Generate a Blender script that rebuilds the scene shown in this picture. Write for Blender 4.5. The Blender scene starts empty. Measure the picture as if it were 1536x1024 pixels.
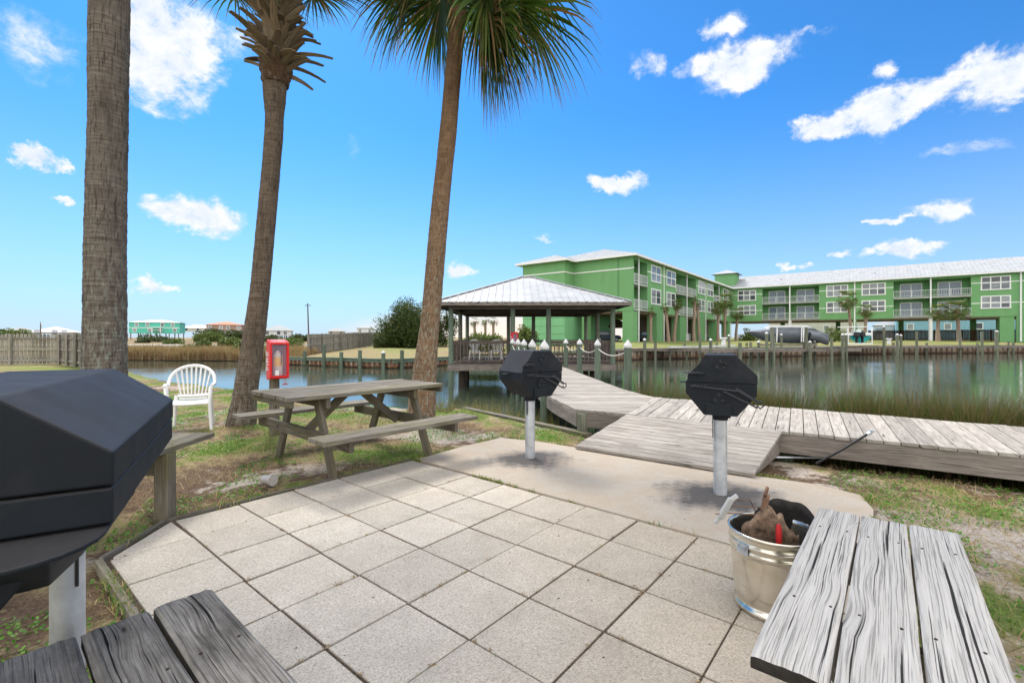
SKYS=(.019,.056,.088); HAZE=(.31,.355,.43,.86); EXPO=1.13; CB=.475; BK=.95; SUNE=2.2; GLOW=(.56,.46,.38)
import bpy, math, random
import numpy as np
from mathutils import Vector, Matrix, noise
R = math.radians
rng = random.Random(7)
nrng = np.random.default_rng(11)
sc = bpy.context.scene
COL = sc.collection
F = 695.0; H = 1.41                      # focal length in photo pixels, eye height in metres

def at(x, y, d):                         # the place seen at (x, y), d metres deep
    return Vector(((x-768)/F*d, d, H-(y-506)/F*d))
def gnd(x, y, z=0.0):                    # the place seen at (x, y) on the level z
    d = (H-z)*F/(y-506)
    return Vector(((x-768)/F*d, d, z))

# ------------------------------------------------------------------ mesh builder
class MB:
    def __init__(s): s.v=[]; s.f=[]; s.uv=[]; s.r=[]; s.m=[]; s.sm=[]
    def add(s, vs, fs, uvs=None, rnd=None, m=0, smooth=False):
        o=len(s.v); s.v += [tuple(v) for v in vs]
        if rnd is None: rnd=rng.random()
        for i,f in enumerate(fs):
            s.f.append(tuple(o+k for k in f))
            s.uv.append(uvs[i] if uvs else [(vs[k][0],vs[k][1]+vs[k][2]) for k in f])
            s.r.append(rnd); s.m.append(m); s.sm.append(smooth)
        return s
    def beam(s, p0, p1, w, t, up=(0,0,1), m=0, rnd=None, roll=0):
        p0=Vector(p0); p1=Vector(p1); d=(p1-p0); L=d.length; d.normalize()
        up=Vector(up); side=d.cross(up)
        if side.length<1e-4: side=d.cross(Vector((1,0,0)))
        side.normalize(); u2=side.cross(d).normalized()
        vs=[]
        for p in (p0,p1):
            for a,b in ((-1,-1),(1,-1),(1,1),(-1,1)):
                vs.append(p+side*(a*w/2)+u2*(b*t/2))
        fs=[(0,1,2,3),(7,6,5,4),(0,4,5,1),(1,5,6,2),(2,6,7,3),(3,7,4,0)]
        ou=rng.random()*20; ov=rng.random()*20
        uvs=[]
        uvs.append([(ou,ov),(ou,ov+w),(ou+.02,ov+w),(ou+.02,ov)]); uvs.append([(ou,ov),(ou,ov+w),(ou+.02,ov+w),(ou+.02,ov)])
        acc=0
        for k,wd in enumerate((w,t,w,t)):
            a=ov+acc; b=a+wd; acc+=wd
            uvs.append([(ou,a),(ou+L,a),(ou+L,b),(ou,b)])
        return s.add(vs,fs,uvs,rnd,m)
    def box(s, c, sz, rz=0, m=0, rnd=None):
        c=Vector(c); d=Vector((math.cos(rz),math.sin(rz),0))
        return s.beam(c-d*sz[0]/2, c+d*sz[0]/2, sz[1], sz[2], m=m, rnd=rnd)
    def slab(s, poly, zt, th, ud=(1,0), m=0, rnd=None, ztops=None):
        n=len(poly); ud=Vector((ud[0],ud[1],0)).normalized(); vd=Vector((-ud.y,ud.x,0))
        ou=rng.random()*20; ov=rng.random()*20
        zs=ztops or [zt]*n
        vs=[Vector((p[0],p[1],z)) for p,z in zip(poly,zs)]+[Vector((p[0],p[1],z-th)) for p,z in zip(poly,zs)]
        U=lambda v:(ou+v.dot(ud),ov+v.dot(vd)-v.z)
        fs=[tuple(range(n)),tuple(range(2*n-1,n-1,-1))]+[(i,i+n,(i+1)%n+n,(i+1)%n) for i in range(n)]
        uvs=[[U(vs[k]) for k in f] for f in fs]
        return s.add(vs,fs,uvs,rnd,m)
    def cyl(s, p0, p1, r0, r1=None, n=14, caps=True, m=0, rnd=None, smooth=True):
        if r1 is None: r1=r0
        return s.tube([p0,p1],[r0,r1],n,caps,m,rnd,smooth)
    def tube(s, pts, rad, n=8, caps=True, m=0, rnd=None, smooth=True):
        pts=[Vector(p) for p in pts]
        if not hasattr(rad,'__len__'): rad=[rad]*len(pts)
        vs=[]; fs=[]; uvs=[]; ou=rng.random()*20; ov=rng.random()*20; L=0
        ref=None; Ls=[]
        for i,p in enumerate(pts):
            if i: L+=(p-pts[i-1]).length
            Ls.append(L)
            d=(pts[min(i+1,len(pts)-1)]-pts[max(i-1,0)]).normalized()
            if ref is None: ref=Vector((0,0,1)) if abs(d.z)<.9 else Vector((1,0,0))
            a=d.cross(ref).normalized(); b=a.cross(d).normalized(); ref=b
            for k in range(n):
                t=2*math.pi*k/n; vs.append(p+(a*math.cos(t)+b*math.sin(t))*rad[i])
        c=2*math.pi*max(rad)
        for i in range(len(pts)-1):
            for k in range(n):
                k2=(k+1)%n
                fs.append((i*n+k,i*n+k2,(i+1)*n+k2,(i+1)*n+k))
                uvs.append([(ou+Ls[i],ov+c*k/n),(ou+Ls[i],ov+c*(k+1)/n),(ou+Ls[i+1],ov+c*(k+1)/n),(ou+Ls[i+1],ov+c*k/n)])
        s.add(vs,fs,uvs,rnd,m,smooth)
        if caps:
            r=s.r[-1]
            for i,rev in ((0,True),(len(pts)-1,False)):
                ring=vs[i*n:(i+1)*n]
                if rev: ring=ring[::-1]
                s.add(ring,[tuple(range(n))],[[(ou+.01*q.x,ov+q.y) for q in ring]],r,m)
        return s
    def lathe(s, prof, c, n=32, m=0, rnd=None, smooth=True):
        c=Vector(c); vs=[]; fs=[]
        for r,z in prof:
            for k in range(n):
                t=2*math.pi*k/n; vs.append(c+Vector((r*math.cos(t),r*math.sin(t),z)))
        for i in range(len(prof)-1):
            for k in range(n):
                k2=(k+1)%n; fs.append((i*n+k,i*n+k2,(i+1)*n+k2,(i+1)*n+k))
        uvs=[[(vs[k].z,math.atan2(vs[k].y-c.y,vs[k].x-c.x)*.2) for k in f] for f in fs]
        return s.add(vs,fs,uvs,rnd,m,smooth)
    def prism(s, poly, org, ex, ez, ey, L, m=0, rnd=None):     # poly in the (ex, ez) plane, pushed L along ey
        org=Vector(org); ex=Vector(ex); ez=Vector(ez); ey=Vector(ey); n=len(poly)
        vs=[org+ex*x+ez*z for x,z in poly]; vs+=[v+ey*L for v in vs]
        fs=[tuple(range(n)),tuple(range(2*n-1,n-1,-1))]+[(i,i+n,(i+1)%n+n,(i+1)%n) for i in range(n)]
        return s.add(vs,fs,None,rnd,m)
    def sheet(s, rows, m=0, rnd=None, smooth=True):           # rows of points, one quad grid
        n=len(rows[0]); vs=[Vector(p) for r in rows for p in r]
        fs=[(i*n+k,i*n+k+1,(i+1)*n+k+1,(i+1)*n+k) for i in range(len(rows)-1) for k in range(n-1)]
        return s.add(vs,fs,None,rnd,m,smooth)
    def build(s, name, mats, parent=None, org=None, bevel=0, solid=0, fix=True):
        if not isinstance(mats,(list,tuple)): mats=[mats]
        root=parent
        while root is not None and root.parent: root=root.parent
        off = Vector(root.location) if root is not None else Vector(org or (0,0,0))
        me=bpy.data.meshes.new(name)
        me.from_pydata([(v[0]-off.x,v[1]-off.y,v[2]-off.z) for v in s.v],[],s.f)
        uv=me.uv_layers.new(name='UVMap'); rl=me.uv_layers.new(name='rnd')
        flat=[c for f in s.uv for p in f for c in (p[0],p[1])]
        uv.data.foreach_set('uv',flat)
        rr=[]
        for f,r in zip(s.f,s.r): rr += [r,(r*7.31)%1]*len(f)
        rl.data.foreach_set('uv',rr)
        me.polygons.foreach_set('material_index',s.m)
        me.polygons.foreach_set('use_smooth',s.sm)
        for m in mats: me.materials.append(m)
        if fix:
            import bmesh
            bm=bmesh.new(); bm.from_mesh(me); bmesh.ops.recalc_face_normals(bm,faces=bm.faces[:]); bm.to_mesh(me); bm.free()
        me.update()
        o=bpy.data.objects.new(name,me); COL.objects.link(o)
        if parent is not None: o.parent=parent
        else: o.location=off
        if bevel:
            b=o.modifiers.new('bevel','BEVEL'); b.width=bevel; b.segments=2; b.limit_method='ANGLE'; b.angle_limit=R(35)
        if solid:
            b=o.modifiers.new('solid','SOLIDIFY'); b.thickness=solid; b.offset=0
        return o

def fastmesh(name, V, Fq, rnd, mats, parent=None, org=(0,0,0), k=4, uv=None, mi=None):
    """V (N,3), Fq (M,k) arrays; rnd (M,)"""
    root=parent
    while root is not None and root.parent: root=root.parent
    off=np.array(root.location if root is not None else org)
    me=bpy.data.meshes.new(name)
    me.vertices.add(len(V)); me.vertices.foreach_set('co',(V-off).astype(np.float32).ravel())
    M_=len(Fq); me.loops.add(M_*k); me.loops.foreach_set('vertex_index',Fq.astype(np.int32).ravel())
    me.polygons.add(M_); me.polygons.foreach_set('loop_start',np.arange(0,M_*k,k,dtype=np.int32)); me.polygons.foreach_set('loop_total',np.full(M_,k,dtype=np.int32))
    if mi is not None: me.polygons.foreach_set('material_index',mi.astype(np.int32))
    me.update(calc_edges=True)
    u=me.uv_layers.new(name='UVMap')
    if uv is not None: u.data.foreach_set('uv',uv.astype(np.float32).ravel())
    l=me.uv_layers.new(name='rnd'); rr=np.repeat(np.stack([rnd,(rnd*7.31)%1],1),k,axis=0); l.data.foreach_set('uv',rr.astype(np.float32).ravel())
    for m in (mats if isinstance(mats,(list,tuple)) else [mats]): me.materials.append(m)
    me.validate()
    o=bpy.data.objects.new(name,me); COL.objects.link(o)
    if parent is not None: o.parent=parent
    else: o.location=tuple(off)
    return o

def tag(o,label=None,cat=None,group=None,kind=None):
    if label: o['label']=label
    if cat: o['category']=cat
    if group: o['group']=group
    if kind: o['kind']=kind
    return o
def thing(name,label,cat,loc=(0,0,0),group=None):
    o=bpy.data.objects.new(name,None); COL.objects.link(o); o.location=loc; o.empty_display_size=.1
    return tag(o,label,cat,group)
def copy_tree(o,parent=None,loc=None,rz=None,label=None,sc_=None):
    c=o.copy(); COL.objects.link(c)
    if parent is not None: c.parent=parent
    for ch in list(o.children): copy_tree(ch,c)
    if loc is not None: c.location=loc
    if rz is not None: c.rotation_euler=(0,0,rz)
    if sc_ is not None: c.scale=(sc_,)*3
    if label: c['label']=label
    return c
ORD=['first','second','third','fourth','fifth','sixth','seventh','eighth','ninth','tenth','eleventh','twelfth']

# ------------------------------------------------------------------ materials
class NT:
    def __init__(s,tree): s.t=tree; s.t.nodes.clear()
    def n(s,typ,ins=None,**props):
        nd=s.t.nodes.new(typ)
        for k,v in props.items(): setattr(nd,k,v)
        for k,v in (ins or {}).items():
            sock=nd.inputs[k]
            if isinstance(v,bpy.types.NodeSocket): s.t.links.new(v,sock)
            elif isinstance(v,bpy.types.Node): s.t.links.new(v.outputs[0],sock)
            else:
                try: sock.default_value=v
                except Exception:
                    sock.default_value=tuple(v)+(1,) if len(v)==3 else v
        return nd
    def math(s,op,a,b=0,c=0,clamp=False):
        nd=s.n('ShaderNodeMath',{0:a,1:b,2:c},operation=op); nd.use_clamp=clamp; return nd.outputs[0]
    def noise(s,vec,scale,detail=4,rough=.55,dist=0,out='Fac'):
        return s.n('ShaderNodeTexNoise',{'Vector':vec,'Scale':scale,'Detail':detail,'Roughness':rough,'Distortion':dist}).outputs[out]
    def ramp(s,f,stops,interp='LINEAR'):
        nd=s.n('ShaderNodeValToRGB',{'Fac':f}); cr=nd.color_ramp; cr.interpolation=interp
        while len(cr.elements)<len(stops): cr.elements.new(.5)
        for e,(p,c) in zip(cr.elements,stops):
            e.position=p
            if not hasattr(c,'__len__'): c=(c,c,c)
            e.color=tuple(c)+(1,)
        return nd.outputs[0]
    def mix(s,f,a,b,typ='MIX'):
        nd=s.n('ShaderNodeMix',data_type='RGBA',blend_type=typ)
        for i,v in ((0,f),(6,a),(7,b)):
            if isinstance(v,bpy.types.NodeSocket): s.t.links.new(v,nd.inputs[i])
            elif hasattr(v,'__len__'): nd.inputs[i].default_value=tuple(v)[:3]+(1,)
            else: nd.inputs[i].default_value=v if i==0 else (v,v,v,1)
        return nd.outputs[2]
    def scale(s,vec,sc3,loc=(0,0,0)):
        return s.n('ShaderNodeMapping',{'Vector':vec,'Scale':sc3,'Location':loc}).outputs[0]
    def bump(s,h,strength,dist=.01,normal=None):
        ins={'Height':h,'Strength':strength,'Distance':dist}
        if normal is not None: ins['Normal']=normal
        return s.n('ShaderNodeBump',ins).outputs[0]
    def out(s,col,rough=.8,normal=None,metal=0,spec=.3,**kw):
        ins={'Base Color':col,'Roughness':rough,'Metallic':metal,'Specular IOR Level':spec}
        if normal is not None: ins['Normal']=normal
        ins.update(kw.get('ins',{}))
        b=s.n('ShaderNodeBsdfPrincipled',ins)
        s.n('ShaderNodeOutputMaterial',{'Surface':b.outputs[0]})
        return b
def newmat(name):
    m=bpy.data.materials.new(name); m.use_nodes=True; return m,NT(m.node_tree)
def uvs(t,layer='UVMap'): return t.n('ShaderNodeUVMap',uv_map=layer).outputs[0]
def rnd(t): return t.n('ShaderNodeSeparateXYZ',{0:uvs(t,'rnd')}).outputs[0]
def pos(t): return t.n('ShaderNodeNewGeometry').outputs['Position']
def obj(t): return t.n('ShaderNodeTexCoord').outputs['Object']

def wood(name,light,dark,crack=.5,blotch=.4,bumpd=.004,moss=None,vary=.25,cf=1.0,mossamt=.5,wobble=.05,hi=False):
    m,t=newmat(name); uv=uvs(t); r=rnd(t)
    wob=t.noise(t.scale(uv,(2.2,7,1)),1.0,2,.5,out='Color')
    wv=t.n('ShaderNodeVectorMath',{0:wob,1:(.5,.5,.5)},operation='SUBTRACT').outputs[0]
    wv=t.n('ShaderNodeVectorMath',{0:wv,1:(0,wobble,0)},operation='MULTIPLY').outputs[0]
    uw=t.n('ShaderNodeVectorMath',{0:uv,1:wv},operation='ADD').outputs[0]
    # knots bend the grain
    vor=t.n('ShaderNodeTexVoronoi',{'Vector':t.scale(uv,(1.7,6.5,1)),'Scale':1.0,'Randomness':1.0})
    kd=t.math('SUBTRACT',1,t.math('MULTIPLY',vor.outputs['Distance'],3.2),clamp=True)
    off=t.n('ShaderNodeCombineXYZ',{0:0,1:t.math('MULTIPLY',kd,.022),2:0}).outputs[0]
    uw=t.n('ShaderNodeVectorMath',{0:uw,1:off},operation='ADD').outputs[0]
    g1=t.noise(t.scale(uw,(3.0,70*cf,1)),1.0,6,.62,.4)
    g2=t.noise(t.scale(uw,(.9,16*cf,1)),1.0,3,.5)
    cr=t.noise(t.scale(uw,(1.6,42*cf,1),(3.1,5.2,0)),1.0,5,.55,.2)
    crk=t.ramp(cr,[(.30,1),(.385,.0)])
    if hi:      # close-up planks: long splits, fine dark fibres, small checks
        s1=t.noise(t.scale(uw,(.8,75,1),(7.7,1.2,0)),1.0,4,.6,.1); s2=t.noise(t.scale(uw,(2.4,210,1),(2.7,8.2,0)),1.0,5,.65,.15)
        crk=t.math('MAXIMUM',t.ramp(s1,[(.372,1),(.392,0)]),t.math('MULTIPLY',t.ramp(s2,[(.39,1),(.47,0)]),.42))
        kn=t.ramp(vor.outputs['Distance'],[(.035,1),(.06,0)]); crk=t.math('MAXIMUM',crk,kn)
    bl=t.noise(t.scale(uv,(2.5,6,1)),1.0,6,.7)
    col=t.mix(t.ramp(g1,[(.3,0),(.7,1)]),dark,light)
    col=t.mix(t.math('MULTIPLY',t.ramp(g2,[(.35,1),(.6,0)]),.15 if hi else .35),col,dark)
    col=t.mix(t.math('MULTIPLY',t.ramp(bl,[(.38,1),(.6,0)]),blotch),col,[c*.8 for c in dark])
    col=t.mix(t.math('MULTIPLY',t.math('MULTIPLY',kd,kd),.55),col,[c*.6 for c in dark])
    if moss:
        mo=t.noise(t.scale(uv,(1.5,3,1),(9,9,0)),1.0,4,.6)
        col=t.mix(t.math('MULTIPLY',t.ramp(mo,[(.45,0),(.62,1)]),mossamt),col,moss)
    col=t.mix(t.math('MULTIPLY',crk,crack),col,[c*(.07 if hi else .25) for c in dark])
    k=t.math('ADD',1-vary,t.math('MULTIPLY',r,vary*1.6))
    col=t.mix(1.0,col,t.n('ShaderNodeCombineColor',{0:k,1:k,2:k}).outputs[0],'MULTIPLY')
    h=t.math('SUBTRACT',t.math('MULTIPLY',g1,.6),t.math('MULTIPLY',crk,1.2))
    t.out(col,.88,t.bump(h,.8,bumpd),spec=.15)
    return m
def plain(name,c,rough=.6,metal=0,var=.12,sc_=3,bs=0,bd=.002,spec=.35):
    m,t=newmat(name)
    nz=t.noise(pos(t),sc_,5,.6)
    k=t.ramp(nz,[(.3,1-var),(.7,1+var)])
    col=t.mix(1.0,c,k,'MULTIPLY')
    nm=t.bump(t.noise(obj(t),bs,4,.6),.5,bd) if bs else None
    t.out(col,rough,nm,metal,spec)
    return m
# ------------------------------------------------------------------ material set
W_pier=wood('pier_wood',(.49,.455,.41),(.23,.205,.178),.85,.25,vary=.22,wobble=.02,cf=.6)
W_fascia=wood('fascia_wood',(.36,.32,.28),(.13,.11,.095),.6,.4,vary=.12)
W_table=wood('table_wood',(.33,.30,.26),(.11,.095,.078),.8,.5,moss=(.15,.15,.06),vary=.25,wobble=.03,mossamt=.5,cf=.5)
W_leg=wood('leg_wood',(.27,.24,.195),(.09,.08,.06),.6,.5,moss=(.135,.125,.04),vary=.15,mossamt=.5,wobble=.02)
W_benchlight=wood('bench_bleached_wood',(.54,.52,.49),(.39,.372,.345),1.0,.12,.003,vary=.06,cf=1.8,wobble=.014,hi=True)
W_benchdark=wood('bench_dark_wood',(.46,.43,.39),(.16,.145,.128),1.0,.95,.004,vary=.12,cf=1.6,wobble=.018,hi=True)
W_end=plain('charred_end_grain',(.03,.026,.022),.9,var=.5,sc_=30,bs=80,bd=.004)
W_gaz=wood('gazebo_wood',(.25,.205,.175),(.10,.08,.066),.5,.4,vary=.2)
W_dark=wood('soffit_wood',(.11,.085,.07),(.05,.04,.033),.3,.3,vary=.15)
W_post=wood('treated_post_wood',(.31,.315,.25),(.13,.135,.10),.5,.4,moss=(.12,.16,.08),vary=.15)
W_green=wood('green_treated_wood',(.22,.27,.205),(.10,.135,.10),.5,.45,vary=.2,wobble=.02)
W_fence=wood('fence_wood',(.42,.395,.355),(.21,.19,.165),.4,.45,moss=(.19,.19,.12),vary=.35)
W_brown=wood('brown_fence_wood',(.17,.105,.07),(.07,.045,.03),.4,.4,vary=.35)
W_dock=wood('dock_wood',(.34,.30,.26),(.14,.12,.10),.4,.4,vary=.25)
white_cap=plain('white_plastic_cap',(.60,.60,.59),.45,var=.06)
white_pl=plain('white_plastic',(.80,.80,.79),.42,var=.07,sc_=6)
rope_m=plain('white_rope',(.48,.46,.42),.9,var=.1,sc_=40,bs=150)
galv=plain('galvanised_steel',(.52,.55,.58),.42,.55,.22,9,bs=60,bd=.001)
chrome=plain('bright_steel',(.75,.75,.75),.22,1.0,.05)
red=plain('red_plastic',(.70,.012,.015),.35,var=.05)
redb=plain('red_paint',(.55,.02,.02),.4)
white=plain('white_paint',(.80,.80,.78),.5,var=.04)
black=plain('black_plastic',(.02,.02,.022),.45)
yellowl=plain('yellow_label',(.75,.45,.05),.5)
rust=plain('rusty_sheet',(.20,.115,.07),.7,.35,.6,16,bs=40,bd=.002)
soot=plain('sooty_sheet',(.025,.022,.02),.7,.2,.5,25,bs=50,bd=.002)

def grill_mat():
    m,t=newmat('black_grill_enamel')
    p=obj(t)
    n1=t.noise(p,5,4,.6); n2=t.noise(p,60,3,.6)
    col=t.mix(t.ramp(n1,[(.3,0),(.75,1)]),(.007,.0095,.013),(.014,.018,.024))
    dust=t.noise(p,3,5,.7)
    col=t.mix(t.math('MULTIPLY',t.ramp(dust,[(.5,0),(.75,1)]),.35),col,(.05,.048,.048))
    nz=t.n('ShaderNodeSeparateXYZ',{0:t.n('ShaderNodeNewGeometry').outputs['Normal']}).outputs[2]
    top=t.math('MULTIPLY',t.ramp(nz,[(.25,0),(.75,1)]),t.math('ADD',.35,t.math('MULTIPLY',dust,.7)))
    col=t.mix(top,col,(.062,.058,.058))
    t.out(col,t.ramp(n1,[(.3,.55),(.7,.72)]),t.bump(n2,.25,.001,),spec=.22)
    return m
grill_m=grill_mat()

def trunk_mat(name,c1,c2,lich,lo,ring=60,asp=1.0):
    m,t=newmat(name); uv=uvs(t)
    ringn=t.noise(t.scale(uv,(ring*.6,2.2,1)),1,5,.6,.6)
    fis=t.noise(t.scale(uv,(7,38,1)),1,5,.65,.3)
    pat=t.noise(t.scale(uv,(1.6,4,1)),1,6,.7)
    pa2=t.noise(t.scale(uv,(9,18,1),(4,4,0)),1,6,.75)
    col=t.mix(t.ramp(ringn,[(.3,0),(.7,1)]),c1,c2)
    col=t.mix(t.math('MULTIPLY',t.ramp(fis,[(.36,1),(.5,0)]),.7),col,[x*.3 for x in c1])
    col=t.mix(t.math('MULTIPLY',t.ramp(pat,[(.36,1),(.5,0)]),.45),col,[x*.45 for x in c1])
    z=t.n('ShaderNodeSeparateXYZ',{0:pos(t)}).outputs[2]
    low=t.n('ShaderNodeMapRange',{0:z,1:lo[0],2:lo[1],3:1,4:lo[2]}).outputs[0]
    li=t.math('MULTIPLY',t.ramp(pa2,[(.5,0),(.60,1)]),low)
    col=t.mix(t.math('MULTIPLY',li,.75),col,lich)
    wh=t.ramp(t.noise(t.scale(uv,(14,30,1),(1,7,0)),1,3,.5),[(.70,0),(.74,1)])
    col=t.mix(t.math('MULTIPLY',wh,.6),col,(.42,.38,.33))
    h=t.math('ADD',t.math('MULTIPLY',ringn,.8),t.math('MULTIPLY',fis,.8))
    t.out(col,.92,t.bump(h,.95,.03),spec=.1)
    return m
bark1=trunk_mat('grey_palm_bark',(.115,.095,.078),(.235,.20,.165),(.30,.33,.27),(1.2,2.6,.05),80)
bark2=trunk_mat('ringed_palm_bark',(.10,.076,.056),(.25,.195,.15),(.30,.29,.25),(.3,1.6,0.0),110)
bark3=trunk_mat('tan_palm_bark',(.17,.105,.062),(.32,.205,.125),(.34,.36,.29),(1.6,4.2,.05),90)
bark4=plain('distant_palm_bark',(.27,.20,.15),.9,var=.35,sc_=9)
boot_m=wood('palm_boot',(.40,.32,.22),(.15,.11,.07),.5,.5,vary=.4)
fibre=plain('palm_fibre',(.085,.052,.03),.95,var=.6,sc_=40,bs=60,bd=.02)

def leaf_mat(name,cols,rough=.5,trans=.25):
    m,t=newmat(name); r=rnd(t)
    n=len(cols)
    c=t.ramp(r,[(i/(n-1),cols[i]) for i in range(n)])
    b=t.n('ShaderNodeBsdfPrincipled',{'Base Color':c,'Roughness':rough,'Specular IOR Level':.3})
    tr=t.n('ShaderNodeBsdfTranslucent',{'Color':t.mix(1,c,(1.1,1.25,.6),'MULTIPLY')})
    mx=t.n('ShaderNodeMixShader',{0:trans,1:b.outputs[0],2:tr.outputs[0]})
    t.n('ShaderNodeOutputMaterial',{'Surface':mx.outputs[0]})
    return m
frond_g=leaf_mat('palm_frond_green',[(.035,.062,.012),(.06,.11,.02),(.10,.16,.035),(.17,.19,.05)])
frond_b=leaf_mat('palm_frond_dry',[(.10,.10,.03),(.22,.16,.06),(.36,.24,.12),(.30,.15,.07)])
stalk_m=plain('palm_stalk',(.16,.18,.06),.5)
grass_m=leaf_mat('grass_blades',[(.06,.15,.015),(.11,.23,.03),(.22,.27,.06),(.38,.30,.13),(.46,.37,.21)],.6)
weed_m=leaf_mat('weed_leaves',[(.04,.14,.012),(.08,.25,.02),(.12,.31,.035),(.22,.33,.06)],.5)
straw_m=leaf_mat('dead_straw',[(.20,.12,.06),(.36,.25,.13),(.50,.38,.22),(.12,.07,.04)],.8,.1)
reed_m=leaf_mat('reed_blades',[(.06,.09,.018),(.12,.15,.03),(.25,.22,.06),(.40,.30,.10),(.20,.13,.06)],.6)
marsh_m=leaf_mat('marsh_grass_blades',[(.045,.07,.018),(.08,.12,.025),(.12,.12,.04),(.20,.14,.08),(.14,.08,.05)],.6)
brownreed_m=leaf_mat('brown_reed_blades',[(.22,.13,.08),(.32,.20,.12),(.26,.20,.10),(.40,.30,.19)],.8)
bush_dark=leaf_mat('dark_bush_leaves',[(.02,.04,.008),(.035,.065,.012),(.06,.085,.02),(.13,.12,.035)],.5)
bush_mid=leaf_mat('olive_bush_leaves',[(.06,.09,.02),(.10,.14,.035),(.16,.19,.05)],.6)
bush_far=leaf_mat('scrub_leaves',[(.035,.05,.02),(.06,.08,.03),(.10,.11,.045)],.6)
twig=plain('brown_twig',(.10,.07,.05),.9)

# ------------------------------------------------------------------ ground
PO=Vector((-1.084,4.686)); S=.4577; TH=.878; DI=Vector((-math.cos(TH),-math.sin(TH))); DJ=Vector((math.sin(TH),-math.cos(TH)))
def tij(i,j): p=PO+DI*(S*i)+DJ*(S*j); return (p.x,p.y)
shore_near=[(-75,34),(-30,30),(-22,25.5),(-17,21),(-12.4,17),(-8.4,14),(-5.4,12.3),(-2.9,10.4),(-0.94,9.25),(1.12,6.85),(1.9,6.55),(3.5,5.9),(5.2,4.75),(8.2,2.7),(14,-1.5),(40,-14),(140,-30)]
shore_far=[(140,50),(95,62),(68,62),(46,58),(34,52),(14,44),(9,41),(-4.7,34),(-7.9,30.5),(-12.5,32.6),(-16.9,35),(-20,39.5),(-33,41),(-48,44),(-75,47)]
WP=np.array(shore_near+shore_far)
def sdist(X,Y):
    d=np.full(X.shape,1e9); ins=np.zeros(X.shape,bool); n=len(WP)
    for i in range(n):
        a=WP[i]; b=WP[(i+1)%n]; e=b-a; t=np.clip(((X-a[0])*e[0]+(Y-a[1])*e[1])/(e@e),0,1)
        d=np.minimum(d,np.hypot(X-a[0]-t*e[0],Y-a[1]-t*e[1]))
        c=((a[1]>Y)!=(b[1]>Y)); xx=(b[0]-a[0])*(Y-a[1])/(b[1]-a[1]+1e-12)+a[0]
        ins^=(c&(X<xx))
    return np.where(ins,-d,d)          # positive on land
patio_poly=[tij(-1,-1.02),tij(4.08,-1.02),tij(5.03,-.08),tij(5.03,8.4),tij(-1,8.4)]
slab_poly=[(-1.096,5.33),(-.62,5.98),(-.168,6.47),(.30,6.28),(.79,5.92),(1.6,5.3),(2.45,4.70),(2.93,4.41),(3.10,4.12),(2.95,3.78),(2.45,3.15),(2.06,2.66)]
def inpoly(X,Y,poly):
    ins=np.zeros(np.shape(X),bool); n=len(poly)
    for i in range(n):
        a=poly[i]; b=poly[(i+1)%n]
        c=((a[1]>Y)!=(b[1]>Y)); xx=(b[0]-a[0])*(Y-a[1])/(b[1]-a[1]+1e-12)+a[0]
        ins^=(c&(X<xx))
    return ins
def fbm(X,Y,s,seed=0,oct_=4):
    X=np.asarray(X,float).ravel()*s+seed*17.3; Y=np.asarray(Y,float).ravel()*s-seed*9.1
    return np.array([noise.fractal((x,y,seed*3.3),1.0,2.0,oct_) for x,y in zip(X,Y)])
def axis(lo,hi,a,b,st,g=1.16):
    c=list(np.arange(a,b+1e-6,st)); d=st; x=c[-1]
    while x<hi: d*=g; x+=d; c.append(x)
    d=st; x=c[0]
    while x>lo: d*=g; x-=d; c.insert(0,x)
    return np.array(c)
gx=axis(-75,60,-6,6,.09,1.10); gy=axis(-14,33,.2,8.5,.09,1.06)
GX,GY=np.meshgrid(gx,gy); sh=GX.shape
sd=sdist(GX,GY)
big=fbm(GX,GY,.35,1).reshape(sh); sm=fbm(GX,GY,1.4,2,5).reshape(sh); fine=fbm(GX,GY,5,5,3).reshape(sh)
def gheight(X,Y,sdv,b,s,fi):
    sdv=sdv+np.where((X>-1.2)&(X<1.35)&(Y>5.5),.62,0)
    t=np.clip((sdv+.15)/.75,0,1); t=t*t*(3-2*t)
    land=-.022+.028*b+.014*s+.008*fi
    return -1.0+(land+1.0)*t
GZ=gheight(GX,GY,sd,big,sm,fine)
ins=inpoly(GX,GY,patio_poly)|inpoly(GX,GY,slab_poly)
GZ=np.where(ins,-.09,GZ); GZ=np.where((GZ>-.012)&(GY<9)&(np.abs(GX)<4.6)&(sd>0),-.012,GZ)
def green(X,Y,b,s):
    g=.385+.68*s+.25*b
    g=g+np.where(X<-2.0,.04,0)+np.where((X<-3)&(Y>8),.12,0)
    g=g-np.where((X>1.0)&(X<3.4)&(Y>4.4)&(Y<5.9),.02,0)
    return np.clip(g,0,1)
GR=green(GX,GY,big,sm); sn=fbm(GX,GY,.9,9,5).reshape(sh)
SAND=np.clip(.45+.6*sn+np.where(GX>1.5,.16,-.06)+np.where(GY>8,-.05,0)+np.where((GX<-1.0)&(GY<6.6),-.16,0),0,1)
idx=np.arange(sh[0]*sh[1]).reshape(sh)
Fq=np.stack([idx[:-1,:-1],idx[:-1,1:],idx[1:,1:],idx[1:,:-1]],-1).reshape(-1,4)
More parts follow.
